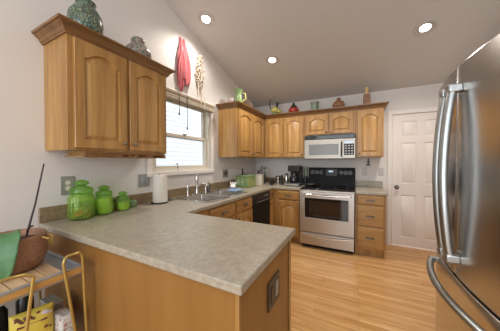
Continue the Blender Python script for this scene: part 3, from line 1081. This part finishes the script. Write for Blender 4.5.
# far-left cabinet top
pot('clay_cup', 'small greyish bowl-shaped cup on the cabinet right of the window', 'cup', .17, 2.71,
    [(.03, 0), (.05, .03), (.058, .07), (.05, .10), (.043, .10), (.04, .05), (.0001, .03)], 'greyclay')
pt = pot('pitcher', 'green and yellow glazed pitcher on the cabinet right of the window', 'pitcher', .275, 2.76,
         [(.045, 0), (.05, .01), (.048, .06), (.038, .11), (.034, .13), (.048, .17), (.055, .185), (.048, .185), (.028, .13), (.0001, .1)], 'pitcher')
pt.scale = (1.2, 1.2, 1.25)
build('handle', MB().tube([(.035, .02, .15), (.075, .04, .14), (.08, .045, .08), (.045, .025, .045)], .007, 8), 'yellowglaze', pt)
ar = thing('basket', 'low grey basket with an arched handle on top of the far-left cabinet', 'basket', (.22, 3.10, ZU1 + .0485), .3)
build('bowl', MB().lathe([(.07, 0), (.10, .05), (.105, .055), (.098, .055), (.068, .008), (.0001, .008)], (0, 0, 0), 24), 'greyclay', ar)
build('handle', MB().tube([(.10 * math.cos(a), 0, .05 + .10 * math.sin(a)) for a in [PI * i / 12 for i in range(13)]], .008, 8), 'clay', ar)
# bird figurine with candle arm
rs = thing('bird_figurine', 'tall painted bird figurine with upright tail above the corner cabinet', 'figurine', (.50, 3.70, ZU1 + .0485), .2)
rs.scale = (1.12, 1.12, 1.12)
build('body', MB().ball((0, 0, .10), .055, 16, 10, .95, 1.25, .8).ball((.075, 0, .07), .035, 12, 8, .8, 1.2, 1), 'yellowglaze', rs)
build('head', MB().tube([(.03, 0, .13), (.04, 0, .17), (.045, 0, .19)], [.025, .016, .018], 10).ball((.05, 0, .20), .025, 12, 8).tube([(.068, 0, .2), (.09, 0, .195)], [.009, .002], 6), 'blackglaze', rs)
build('tail', MB().tube([(-.05, 0, .10), (-.085, 0, .18), (-.075, 0, .26), (-.05, 0, .29)], [.022, .016, .013, .004], 10, flat=.5), 'iron', rs)
build('base', MB().lathe([(.06, 0), (.055, .012), (.03, .02), (.03, .05), (.0001, .06)], (0, 0, 0), 18), 'pitcher', rs)
rj = pot('ginger_jar', 'squat red jar with black lid above the back wall cabinets', 'jar', .86, 3.70,
         [(.045, 0), (.075, .02), (.082, .05), (.07, .085), (.04, .10), (.0001, .10)], 'redglaze')
rj.scale = (1.15,) * 3
build('lid', MB().lathe([(.052, .095), (.055, .105), (.035, .13), (.015, .145), (.02, .158), (.012, .172), (.0001, .178)], (0, 0, 0), 20), 'blackglaze', rj)
pcup = pot('planter_cup', 'sage green flared cup on the cabinet above the microwave, left end', 'cup', 1.225, 3.70,
    [(.042, 0), (.045, .01), (.052, .09), (.062, .115), (.055, .115), (.04, .03), (.0001, .03)], 'sage')
pcup.scale = (1.2, 1.2, 1.35)
gv = pot('gourd_vase', 'round brown clay vase with small neck above the microwave cabinet', 'vase', 1.60, 3.70,
         [(.04, 0), (.075, .02), (.088, .055), (.07, .09), (.03, .11), (.022, .125), (.03, .14), (.024, .14), (.015, .11), (.0001, .1)], 'clay')
gv.scale = (1.08, 1.08, 1.25)
cb = thing('wooden_candle_box', 'brown wooden box holding a tall yellow candle, at the right end of the cabinets', 'candle holder', (2.00, 3.70, ZU1 + .0485), .1)
cb.scale = (1.0, 1.0, 1.3)
build('box', MB().cells([-.045, -.038, .038, .045], [-.03, -.023, .023, .03], lambda i, j: not (i == 1 and j == 1), 0, .14).box(-.038, .038, -.023, .023, .001, .008), 'clay', cb, bevel=.002)
build('candle', MB().lathe([(.021, .008), (.021, .215), (.012, .222), (.0001, .222)], (0, 0, 0), 16), 'candle', cb)
build('wick', MB().tube([(0, 0, .21), (.001, 0, .232)], .0015, 6), 'iron', cb)

# ------------------------------------------------------------------ hanging on the left wall
def hook(parent, z=.0):
    build('hook', MB().tube([(-.022, 0, z), (-.002, 0, z), (.004, 0, z + .012)], .003, 6), 'nickel', parent)


pk = thing('hanging_cloth', 'pink-red cloth hanging in folds from a hook above the window', 'cloth', (.004, 1.85, 2.77))
def drape(hwf, L0, tail, x0, ph, nm):
    nu, nv = 49, 26
    vs = []
    for j in range(nv):
        v = j / (nv - 1)
        for i in range(nu):
            u = i / (nu - 1) * 2 - 1
            hw_ = hwf(v)
            ln = L0 + tail(u)
            y = u * hw_ + .012 * v * math.sin(3 * v + ph)
            x = x0 + .010 + .030 * min(1, v * 3) + (.006 + .014 * min(1, v * 2)) * math.cos(7.5 * u + ph + 1.2 * v) * (1 - .3 * abs(u)) - .018 * u * u * min(1, v * 3)
            vs.append((x, y, .01 - v * ln))
    return build(nm, MB().add(vs, [(j * nu + i, j * nu + i + 1, (j + 1) * nu + i + 1, (j + 1) * nu + i) for j in range(nv - 1) for i in range(nu - 1)]), 'pink', pk, solid=.004, angle=80)
sm_ = lambda a, b, t: max(0, min(1, (t - a) / (b - a))) ** 2 * (3 - 2 * max(0, min(1, (t - a) / (b - a))))
drape(lambda v: .012 + .098 * sm_(-.1, .75, v) - .02 * sm_(.85, 1, v), .52, lambda u: .02 * math.sin(6 * u) + .03 * u, .008, .4, 'outer_fold')
drape(lambda v: .010 + .05 * sm_(0, .5, v) - .022 * sm_(.8, 1, v), .585, lambda u: .05 * (1 - abs(u)) + .02 * math.sin(9 * u), -.004, 2.0, 'inner_fold')
pk.children[1].location = (0, .045, -.005)
hook(pk, .0)
gr_ = thing('shell_garland', 'knobbly cream and brown garland hanging beside the pink cloth', 'garland', (.024, 2.17, 2.72))
bd_ = MB()
random.seed(3)
for i in range(100):
    t = random.random()
    z = -.02 - .42 * t
    r = .02 + .058 * math.sin(PI * min(1, t * 1.1)) ** .6
    y = random.uniform(-r, r)
    bd_.ball((random.uniform(-.012, .022), y, z), random.uniform(.009, .0145), 7, 5)
bo = build('beads', bd_, 'cream', gr_)
bo['kind'] = 'stuff'
cd = MB()
for y0, y1, zb in ((-.03, -.035, -.69), (.03, .035, -.72), (0, 0, -.42)):
    cd.tube([(0, 0, 0), (.004, y0, -.2), (.012, y1, -.5), (.055, y1, -.58), (.056, y1, zb)] if zb < -.5 else [(0, 0, .0), (.004, 0, -.2), (.004, 0, zb)], .006, 6)
build('cords', cd, 'twine', gr_)
hook(gr_, .0)

# raised blind under the top of the window
bh = thing('window_blind', 'tan mini blind pulled up in a stack at the top of the window', 'blind', (.017, 1.95, 2.03))
build('head_rail', MB().box(0, .045, -.54, .50, .045, .075), 'blind', bh, bevel=.003)
for i in range(4):
    build('slat', MB().box(.004, .042, -.535, .495, -.002 + .011 * i, .006 + .011 * i), 'blind' if i % 2 else 'sash', bh)
build('slat_gap', MB().box(.010, .036, -.53, .49, -.003, .045), 'blind_dark', bh)
build('bottom_rail', MB().box(.002, .044, -.54, .50, -.020, -.004), 'blind', bh, bevel=.003)
for (y, z1) in ((1.775, 1.85), (1.90, 1.70)):
    cdm = MB().tube([(.068, y, 2.09), (.068, y, z1 + .03)], .0035, 6)
    c0 = build('pull_cord', cdm, 'blind_cord', bh, world=True)
    c1 = build('tassel', MB().lathe([(.004, .04), (.010, .0), (.007, -.008), (.0001, -.008)], (.067, y, z1 - .0), 10), 'blind_cord', bh, world=True)
    c1.parent = c0
# small dark hanging ornament at the window bottom
orn = thing('window_hook_ornament', 'small dark metal hook ornament standing at the bottom of the window', 'ornament', (-.02, 1.83, WZ0 + .0005))
build('stem', MB().tube([(0, 0, 0), (0, 0, .07), (.004, -.006, .085), (.004, -.022, .085), (.003, -.028, .072)], .0035, 6), 'iron', orn)
build('base', MB().lathe([(.012, 0), (.012, .004), (.0001, .006)], (0, 0, 0), 12), 'iron', orn)

# ------------------------------------------------------------------ plates on the walls
def plate(name, label, cat, loc, rz, w_, h_, mat, kind='switch', gang=1, mat2='white'):
    t = thing(name, label, cat, loc, rz)
    build('cover_plate', MB().box(-w_ / 2, w_ / 2, -.006, -.0005, -h_ / 2, h_ / 2), mat, t, bevel=.002)
    for g in range(gang):
        x = (g - (gang - 1) / 2) * .046
        if kind == 'switch':
            build('rocker', MB().box(x - .016, x + .016, -.010, -.006, -.033, .033), mat2, t, bevel=.002)
        else:
            for z in (-.02, .02):
                so = build('socket', MB().lathe([(.0165, -.003), (.0165, 0), (.0001, 0)], (0, 0, 0), 16), mat2, t)
                so.rotation_euler = (PI / 2, 0, 0)
                so.location = (x, -.0065, z)
    return t


plate('wall_outlet', 'grey plate wall outlet behind the green canisters', 'outlet', (0, .755, 1.135), PI / 2, .085, .135, 'pewter', 'outlet', 1, 'ivory')
plate('light_switch', 'double light switch plate on the wall left of the paper towel', 'switch', (0, 1.37, 1.125), PI / 2, .125, .125, 'pewter', 'switch', 2, 'button')
plate('light_switch', 'grey double switch plate on the left wall, right of the window', 'switch', (0, 2.81, 1.125), PI / 2, .15, .13, 'pewter', 'switch', 2, 'bronze')
plate('wall_outlet', 'white outlet plate on the back wall just right of the stove', 'outlet', (1.985, YB, 1.15), 0, .075, .13, 'paleplate', 'outlet', 1, 'paleplate')
plate('light_switch', 'pale switch plate on the back wall beside the white door', 'switch', (2.215, YB, 1.15), 0, .072, .13, 'paleplate', 'switch', 1, 'paleplate')
po = thing('peninsula_outlet', 'dark bronze outlet plate on the end panel of the peninsula', 'outlet', (1.5215, .955, .68), PI / 2)
build('cover_plate', MB().box(-.072, .072, -.007, -.0005, -.066, .066), 'bronze', po, bevel=.002)
for x in (-.03, .03):
    build('socket', MB().box(x - .018, x + .018, -.010, -.007, -.036, .036), 'pewter' if x > 0 else 'black', po, bevel=.002)
kh = thing('key_hook', 'small black iron figure hook on the back wall right of the stove', 'hook', (2.04, YB, 1.30))
build('figure', MB().box(-.006, .006, -.010, -.001, -.055, .05).box(-.028, .028, -.010, -.001, .0, .014).ball((0, -.007, .058), .012, 10, 6)
      .tube([(-.02, -.006, -.03), (-.03, -.012, -.05), (-.02, -.02, -.058)], .004, 6).tube([(.02, -.006, -.03), (.03, -.012, -.05), (.02, -.02, -.058)], .004, 6).box(-.022, .022, -.010, -.001, -.036, -.024), 'iron', kh)

# stemware rack under near cabinet
sr = thing('stemware_rack', 'low wooden stemware rack fixed under the nearest wall cabinet', 'rack', (.17, 1.04, ZU0 - .0005))
build('top_board', MB().box(-.13, .125, -.31, .33, -.012, 0), 'oak', sr, bevel=.001)
ap = MB().cells([-.315, -.06, .03, .07, .16, .20, .29, .335], [-.042, -.034, -.018, -.0125], lambda i, j: not (j == 1 and i in (1, 3, 5)), .118, .132)
build('front_apron', MB().add([(z, x, y) for x, y, z in ap.v], ap.f), 'crown', sr, bevel=.001)
for i in range(5):
    y = -.29 + i * .148
    build('rail', MB().box(-.13, .1175, y - .008, y + .008, -.030, -.0125).box(-.13, .1175, y - .03, y + .03, -.040, -.0305), 'oak', sr, bevel=.002)

# ------------------------------------------------------------------ worktop things, left
def canister(label, x, y, r, h, fill, fillh):
    t = thing('glass_canister', label, 'canister', (x, y, ZC + .0012), 0, 'green glass canisters on the worktop')
    ribs = 10
    wb_ = lambda a, j: 1 + (.06 * math.cos(ribs * a) if 1 < j < 7 else 0)
    prof = [(r * .80, 0), (r * .92, h * .03), (r, h * .08), (r, h * .30), (r, h * .55), (r, h * .80), (r * .97, h * .9), (r * .86, h * .97), (r * .84, h), (r * .79, h), (r * .80, h * .95), (r * .92, h * .85), (r * .94, h * .3), (r * .9, h * .08), (r * .7, h * .04), (.0001, h * .04)]
    build('jar', MB().lathe(prof, (0, 0, 0), 72, 1, 1, wb_), 'greenglass', t, angle=60)
    k = r / .07
    lid = build('lid', MB().lathe([(r * .90, h + .001), (r * .93, h + .008 * k), (r * .93, h + .030 * k), (r * .86, h + .040 * k), (r * .5, h + .052 * k), (r * .28, h + .058 * k), (.0001, h + .060 * k)], (0, 0, 0), 32), 'greenlid', t, angle=50)
    build('knob', MB().lathe([(r * .42, h + .055 * k), (r * .46, h + .060 * k), (r * .66, h + .068 * k), (r * .62, h + .080 * k), (r * .3, h + .092 * k), (.0001, h + .096 * k)], (0, 0, 0), 12, 1, 1), 'greenlid', lid, angle=50)
    return t


t = canister('largest green glass canister, nearest, with red and tan sweets inside', .13, .782, .074, .178, None, 0)
fm = MB()
random.seed(5)
for i in range(90):
    a, q, z = random.random() * 6.28, random.random() ** .5 * .048, random.random()
    fm.ball((q * math.cos(a), q * math.sin(a), (.016 + z * .06)), .0105, 7, 5)
o = build('snacks', fm, 'tan_food', t); o['kind'] = 'stuff'
fm = MB()
for i in range(12):
    a, q, z = -1.2 + random.random() * 2.6, .03 + random.random() * .022, random.random()
    fm.ball((q * math.cos(a), q * math.sin(a), .03 + z * .028), .0115, 7, 5)
o = build('sweets', fm, 'red_food', t); o['kind'] = 'stuff'
t = canister('middle-sized green glass canister, the second of three, filled with pale packets', .12, .938, .060, .142, None, 0)
build('filling', MB().lathe([(.042, .010), (.049, .02), (.049, .11), (.04, .12), (.0001, .122)], (0, 0, 0), 20), 'lime_food', t)
t = canister('smallest green glass canister, farthest of the three along the backsplash', .12, 1.085, .052, .088, None, 0)
build('filling', MB().lathe([(.036, .006), (.042, .015), (.042, .06), (.0001, .066)], (0, 0, 0), 20), 'lime_food', t)
sj = thing('spice_jar', 'small dark brown jar between the second and third green canisters', 'jar', (.055, 1.045, ZC + .0012))
build('jar', MB().lathe([(.022, 0), (.024, .01), (.024, .06), (.018, .07), (.0001, .07)], (0, 0, 0), 16), 'clay', sj)
build('lid', MB().lathe([(.020, .0705), (.020, .085), (.0001, .086)], (0, 0, 0), 16), 'iron', sj)
sj = thing('green_jar', 'small low green jar standing right of the three glass canisters', 'jar', (.07, 1.205, ZC + .0012))
build('jar', MB().lathe([(.03, 0), (.036, .01), (.036, .035), (.03, .045), (.0001, .045)], (0, 0, 0), 18), 'pitcher', sj)
build('lid', MB().lathe([(.032, .0455), (.030, .055), (.010, .062), (.009, .07), (.0001, .072)], (0, 0, 0), 18), 'box_green', sj)

ptw = thing('paper_towel_holder', 'upright paper towel roll on a black stand at the backsplash', 'paper towel', (.135, 1.44, ZC + .0012))
build('base', MB().lathe([(.082, 0), (.082, .006), (.02, .010), (.0001, .010)], (0, 0, 0), 28), 'iron', ptw)
build('roll', MB().lathe([(.022, .0105), (.060, .0105), (.062, .014), (.062, .272), (.060, .276), (.022, .276)], (0, 0, 0), 32), 'paper', ptw)
build('rod', MB().tube([(0, 0, .01), (0, 0, .283)], .006, 10), 'iron', ptw)
build('sheet', MB().prism([(.0625, -.012), (.0640, -.012), (.067, .03), (.056, .052), (.054, .050), (.0645, .029)], 'z', .0115, .264), 'paper', ptw)

# far left corner
bxr = thing('bread_box', 'green metal bread box with olive side on the left worktop', 'bread box', (.235, 3.06, ZC + .0012))
build('box', MB().box(-.12, .12, -.14, .14, .0, .165), 'box_olive', bxr, bevel=.012, seg=3)
build('lid', MB().box(-.124, .124, -.144, .144, .168, .190), 'box_green', bxr, bevel=.008, seg=3)
build('front_panel', MB().box(-.108, .108, -.1435, -.1405, .012, .150), 'box_green', bxr, bevel=.001)
build('printed_marks', MB().box(-.07, -.058, -.1455, -.1437, .05, .12).box(-.05, -.02, -.1455, -.1437, .05, .058).box(-.05, -.042, -.1455, -.1437, .058, .12).box(-.0, .008, -.1455, -.1437, .05, .12).box(.02, .028, -.1455, -.1437, .05, .12).box(.03, .05, -.1455, -.1437, .08, .088), 'ivory', bxr)
build('handle', MB().tube([(-.03, 0, .19), (-.025, 0, .21), (.025, 0, .21), (.03, 0, .19)], .005, 8), 'iron', bxr)
tb = thing('bottle', 'slim dark bottle standing behind the green bread box', 'bottle', (.07, 3.25, ZC + .0012))
build('bottle', MB().lathe([(.03, 0), (.032, .01), (.032, .17), (.014, .21), (.012, .27), (.015, .272), (.015, .29), (.0001, .29)], (0, 0, 0), 16), 'iron', tb)
ib = thing('ivory_canister', 'square ivory canister right of the green bread box', 'canister', (.33, 3.40, ZC + .0012), .1)
build('body', MB().box(-.055, .055, -.07, .07, 0, .165), 'ivory', ib, bevel=.008, seg=3)
build('lid', MB().box(-.058, .058, -.073, .073, .166, .18), 'ivory', ib, bevel=.005)
uh = thing('utensil_crock', 'dark crock of cooking utensils standing in the far corner', 'crock', (.26, 3.68, ZC + .0012))
build('crock', MB().lathe([(.055, 0), (.062, .02), (.062, .15), (.066, .16), (.058, .16), (.054, .02), (.0001, .02)], (0, 0, 0), 22), 'darkgrey', uh)
for i, (dx, dy, hz) in enumerate(((.05, .02, .30), (-.04, .03, .27), (.02, -.05, .33), (-.06, -.02, .24), (.075, -.02, .26))):
    build('utensil', MB().tube([(dx * .2, dy * .2, .025), (dx, dy, hz - .05)], .005, 8).ball((dx * 1.12, dy * 1.12, hz - .02), .022, 10, 6, 1.4, .9, .35), ('iron', 'clay', 'nickel', 'iron', 'sage')[i], uh)
for i, (x, y, r, h, lb) in enumerate(((.47, 3.66, .038, .085, 'small black mug left of the steel canister in the corner'), (.52, 3.50, .036, .08, 'small black mug in front of its twin in the far corner'))):
    t = thing('mug', lb, 'mug', (x, y, ZC + .0012), i * 1.3)
    build('cup', MB().lathe([(r * .85, 0), (r, .01), (r, h), (r * .9, h), (r * .88, .012), (.0001, .012)], (0, 0, 0), 20), 'blackglaze', t)
    build('handle', MB().tube([(r * .95, 0, h * .8), (r * 1.6, 0, h * .7), (r * 1.6, 0, h * .3), (r * .95, 0, h * .2)], .005, 8), 'blackglaze', t)
for i, (x, y, r, h, lb) in enumerate(((.58, 3.68, .042, .155, 'wide steel canister, left of the two steel canisters in the corner'), (.745, 3.66, .030, .20, 'tall slim steel canister left of the coffee maker'))):
    t = thing('steel_canister', lb, 'canister', (x, y, ZC + .0012), 0, 'steel canisters in the corner')
    build('body', MB().lathe([(r * .95, 0), (r, .005), (r, h * .85), (r * .97, h * .86), (.0001, h * .86)], (0, 0, 0), 22), 'chrome', t)
    build('lid', MB().lathe([(r * 1.02, h * .862), (r * 1.02, h * .95), (r * .5, h), (.0001, h * 1.02)], (0, 0, 0), 22), 'iron', t)
gm = thing('pepper_mill', 'dark pepper mill between the two steel canisters', 'pepper mill', (.665, 3.64, ZC + .0012))
build('mill', MB().lathe([(.026, 0), (.026, .02), (.018, .07), (.022, .10), (.02, .12), (.0001, .125)], (0, 0, 0), 16), 'iron', gm)
build('head', MB().lathe([(.014, .122), (.024, .14), (.02, .165), (.006, .175), (.0001, .178)], (0, 0, 0), 16), 'iron', gm)

# coffee maker
cm = thing('coffee_maker', 'black drip coffee maker with glass carafe left of the stove', 'coffee maker', (.93, 3.60, ZC + .0012), -.05)
cm.scale = (1.05, 1.0, 1.14)
build('base', MB().box(-.12, .10, -.16, .12, 0, .045), 'darkgrey', cm, bevel=.008, seg=3)
build('column', MB().box(-.10, .09, .02, .11, .046, .30), 'black', cm, bevel=.008, seg=3)
build('brew_head', MB().box(-.10, .09, -.12, .019, .215, .305), 'black', cm, bevel=.012, seg=3)
build('base_trim', MB().box(-.115, .095, -.164, -.160, .012, .034), 'steel', cm)
ca = build('carafe', MB().lathe([(.05, .047), (.062, .06), (.064, .11), (.045, .165), (.04, .19), (.036, .19), (.042, .16), (.058, .11), (.05, .055), (.0001, .055)], (-.02, -.055, 0), 24), 'blackglass', cm)
build('carafe_handle', MB().tube([(-.02, -.11, .17), (-.02, -.15, .16), (-.02, -.15, .10), (-.02, -.12, .08)], .008, 8), 'black', ca)
g2 = thing('coffee_grinder', 'tall dark coffee grinder between coffee maker and stove', 'coffee grinder', (1.052, 3.82, ZC + .0012))
build('base', MB().box(-.028, .028, -.06, .06, 0, .16), 'black', g2, bevel=.006)
build('hopper', MB().lathe([(.026, .161), (.032, .24), (.032, .32), (.0001, .325)], (0, 0, 0), 18), 'sage', g2)

# ------------------------------------------------------------------ serving cart with plant
CZ = .765
cart = thing('serving_cart', 'gold-framed two-tier serving cart with slatted top beside the peninsula', 'cart', (.36, .32, 0))
x0, x1, y0, y1 = .10, .625, .02, .565
def tray(z, nm):
    r_ = MB().cells([x0, x0 + .014, x1 - .014, x1], [y0, y0 + .014, y1 - .014, y1], lambda i, j: not (i == 1 and j == 1), z - .036, z + .014)
    t = build(nm, r_, 'tray', cart, world=True, bevel=.004)
    bn = build('wood_band', MB().cells([x0 - .004, x0 - .0005, x1 + .0005, x1 + .004], [y0 - .004, y0 - .0005, y1 + .0005, y1 + .004], lambda i, j: not (i == 1 and j == 1), z - .022, z + .003), 'band', cart, world=True)
    bn.parent = t
    nS = 8
    yy0, yy1 = y0 + .0145, y1 - .075
    st_ = (yy1 - yy0) / nS
    for i in range(nS):
        s_ = build('slat', MB().box(x0 + .0145, x1 - .0145, yy0 + i * st_ + .002, yy0 + (i + 1) * st_ - .002, z - .004, z + .006), 'slat', cart, world=True, bevel=.0015)
        s_.parent = t
    b_ = build('base_sheet', MB().box(x0 + .0145, x1 - .0145, y0 + .0145, y1 - .0145, z - .010, z - .0045), 'tray', cart, world=True)
    b_.parent = t
tray(CZ, 'top_tray')
tray(.37, 'lower_tray')
def loopleg(xf, ya, yb, spl_a, spl_b, ztop):
    """inverted U of tube standing on the long side of the cart"""
    pts = [(xf, ya + spl_a, .012)]
    pts += [(xf, ya + spl_a * (1 - t), .012 + (ztop - .03 - .012) * t) for t in (.25, .5, .75, 1.0)]
    pts += [(xf, ya + (yb - ya) * .08, ztop - .008), (xf, ya + (yb - ya) * .22, ztop), (xf, ya + (yb - ya) * .78, ztop), (xf, ya + (yb - ya) * .92, ztop - .008)]
    pts += [(xf, yb + spl_b * (1 - t), .012 + (ztop - .03 - .012) * t) for t in (1.0, .75, .5, .25, 0)]
    return pts
for nm, xf in (('front', x1 + .014), ('rear', x0 - .014)):
    build('frame_loop', MB().tube(loopleg(xf, .478, .556, .10, .03, CZ + .085), .0065, 10), 'gold', cart, world=True)
    build('frame_loop', MB().tube(loopleg(xf, .375, .06, -.09, .02, CZ + .072), .0065, 10), 'gold', cart, world=True)
for (x, y) in ((x1 + .014, .578), (x1 + .014, .285), (x0 - .014, .578), (x0 - .014, .285)):
    pass

pp = thing('potted_plant', 'copper woven pot with a big drooping green leaf and thin stake on cart', 'potted plant', (.365, .385, CZ + .0065))
pp.scale = (.84, .84, .98)
rib = lambda a, j: 1 + .012 * math.sin(26 * a + j * 2)
build('pot', MB().lathe([(.100, 0), (.130, .020), (.147, .065), (.150, .11), (.143, .158), (.146, .166), (.142, .174), (.134, .17), (.130, .13), (.0001, .13)], (0, 0, 0), 52, 1, 1, rib), 'copper', pp, angle=60)
build('soil', MB().lathe([(.125, .132), (.10, .145), (.05, .152), (.0001, .15)], (0, 0, 0), 24, 1, 1, lambda a, j: 1 + .02 * math.sin(5 * a)), 'soil', pp)
for a in (.9, .9 + PI):
    cx_, cy_ = math.cos(a) * .142, math.sin(a) * .142
    tx, ty = -math.sin(a) * .03, math.cos(a) * .03
    ox, oy = math.cos(a) * .028, math.sin(a) * .028
    build('handle', MB().tube([(cx_ + tx, cy_ + ty, .155), (cx_ + tx + ox, cy_ + ty + oy, .145), (cx_ + ox, cy_ + oy, .10), (cx_ - tx + ox, cy_ - ty + oy, .145), (cx_ - tx, cy_ - ty, .155)], .006, 8), 'gold', pp)
build('stake', MB().tube([(-.005, .055, .14), (0, .10, .32), (-.005, .145, .535)], [.006, .005, .004], 8), 'stick', pp)
build('shoot', MB().tube([(-.003, .06, .18), (.014, .072, .205), (.02, .085, .205)], [.004, .006, .003], 8), 'stick', pp)
# drooping leaf, a surface along a curved midrib
mid = [(.02, -.01, .14), (.035, -.03, .18), (.065, -.055, .205), (.115, -.075, .19), (.150, -.085, .13), (.165, -.082, .06), (.168, -.078, .01)]
wid = [.012, .038, .070, .082, .072, .044, .006]
P = [Vector(p) for p in mid]
# refine
def cr(P, W, n_=5):
    out, wo = [], []
    for i in range(len(P) - 1):
        a, b, c_, d = P[max(i - 1, 0)], P[i], P[i + 1], P[min(i + 2, len(P) - 1)]
        for s in range(n_):
            t = s / n_
            out.append(.5 * ((2 * b) + (c_ - a) * t + (2 * a - 5 * b + 4 * c_ - d) * t * t + (3 * b - a - 3 * c_ + d) * t ** 3))
            wo.append(W[i] * (1 - t) + W[i + 1] * t)
    out.append(P[-1]); wo.append(W[-1])
    return out, wo
PP, WW = cr(P, wid)
side = Vector((.60, .80, 0)).normalized()
lf = MB()
nu = 11
vs = []
for i, (p, ww) in enumerate(zip(PP, WW)):
    tg = (PP[min(i + 1, len(PP) - 1)] - PP[max(i - 1, 0)]).normalized()
    nrm = side.cross(tg).normalized()
    for j in range(nu):
        u = (j / (nu - 1) - .5) * 2
        vs.append(p + side * u * ww + nrm * (-.25 * ww * u * u + .004 * abs(math.sin(i * .9)) * abs(u)))
lf.add(vs, [(i * nu + j, (i + 1) * nu + j, (i + 1) * nu + j + 1, i * nu + j + 1) for i in range(len(PP) - 1) for j in range(nu - 1)])
build('leaf', lf, 'leaf', pp, solid=.004, angle=80)
build('stem', MB().tube([(.0, .0, .13), (.01, -.01, .17), (.03, -.045, .192)], [.008, .007, .005], 8), 'leaf', pp)

# lower tray load
LZ = .37 + .0065
yb_ = thing('snack_bag', 'yellow snack bag with brown printed pieces on the cart lower tray', 'bag', (.50, .41, LZ), 1.32)
bgm = []
nx, nz = 12, 12
for s in (-1, 1):
    for i in range(nx + 1):
        for j in range(nz + 1):
            u, v = i / nx * 2 - 1, j / nz * 2 - 1
            th = .030 * max(0, (1 - u ** 4)) * max(0, (1 - abs(v) ** 3)) + .0015
            bgm.append((u * .074, s * th, .112 + v * .112))
k = (nx + 1) * (nz + 1)
fs = []
for s in (0, 1):
    for i in range(nx):
        for j in range(nz):
            a = s * k + i * (nz + 1) + j
            fs.append((a, a + nz + 1, a + nz + 2, a + 1))
for i in range(nx):
    for j in (0, nz):
        a = i * (nz + 1) + j
        fs.append((a, a + nz + 1, a + nz + 1 + k, a + k))
for j in range(nz):
    for i in (0, nx):
        a = i * (nz + 1) + j
        fs.append((a, a + 1, a + 1 + k, a + k))
build('pouch', MB().add(bgm, fs), 'yellow', yb_, angle=70)
def surf(x, z):
    u, v = x / .074, (z - .112) / .112
    return -(.030 * (1 - u ** 4) * (1 - abs(v) ** 3) + .0015) - .0012
random.seed(11)
spots_ = [(random.uniform(-.055, .02), random.uniform(.185, .205), random.uniform(.007, .011)) for i in range(16)]
spots_ += [(.045, .13, .012), (.06, .12, .009), (.02, .06, .012), (-.045, .06, .013), (.05, .07, .009), (-.02, .135, .008)]
for (x, z, r) in spots_:
    build('printed_piece', MB().ball((x, surf(x, z), z), r * .75, 10, 6, .8, 1, .25), 'brown', yb_)
build('printed_line', MB().box(-.05, .05, surf(.05, .168) - .004, surf(.05, .168) + .002, .163, .171), 'brown', yb_)
for (x, z, r) in ((.045, .195, .015), (.058, .19, .010), (.0, .10, .02), (.02, .085, .016), (-.015, .08, .014)):
    build('printed_patch', MB().ball((x, surf(x, z), z), r, 10, 6, .8, 1, .2), 'lilac', yb_)
cb_ = thing('carton', 'grey-brown carton with pale top behind the yellow bag on cart', 'box', (.40, .522, LZ + .0005), 0)
build('box', MB().box(-.07, .05, -.03, .028, 0, .165), 'cardboard', cb_, bevel=.002)
build('lid', MB().box(-.071, .051, -.031, .029, .1655, .170), 'cartontop', cb_, bevel=.001)
wp = thing('printed_packet', 'white packet with busy printed pattern at the cart end near peninsula', 'packet', (.525, .518, LZ + .0005), 0)
build('packet', MB().box(-.055, .055, -.032, .030, 0, .15), 'whiteprint', wp, bevel=.012, seg=3)
for i, (x, y, h, lb) in enumerate(((.235, .36, .25, 'dark glass bottle at the back of the cart lower tray, left one'), (.235, .46, .27, 'dark glass bottle at the back of the cart lower tray, right one'))):
    t = thing('bottle', lb, 'bottle', (x, y, LZ + .0005), 0, 'dark bottles on the cart')
    build('bottle', MB().lathe([(.034, 0), (.036, .01), (.036, h * .6), (.014, h * .78), (.013, h * .95), (.0001, h * .95)], (0, 0, 0), 18), 'blackglaze', t)
    build('cap', MB().lathe([(.016, h * .9505), (.016, h), (.0001, h)], (0, 0, 0), 14), ('pewter', 'ivory')[i], t)
bp = thing('black_pan', 'round black pan in the near corner of the cart lower tray', 'pan', (.475, .215, LZ + .0005))
build('pan', MB().lathe([(.085, 0), (.105, .06), (.107, .062), (.103, .062), (.082, .006), (.0001, .006)], (0, 0, 0), 30), 'iron', bp)
build('handle', MB().tube([(.06, .08, .055), (.075, .11, .065), (.085, .135, .07)], [.010, .010, .009], 8), 'iron', bp)
bj = thing('jam_jar', 'brown glass jar standing inside the black pan on the cart', 'jar', (.465, .205, LZ + .0075))
build('jar', MB().lathe([(.032, 0), (.036, .01), (.036, .10), (.028, .115), (.0001, .115)], (0, 0, 0), 20), 'brown', bj)
build('lid', MB().lathe([(.031, .1155), (.031, .135), (.0001, .136)], (0, 0, 0), 20), 'pewter', bj)
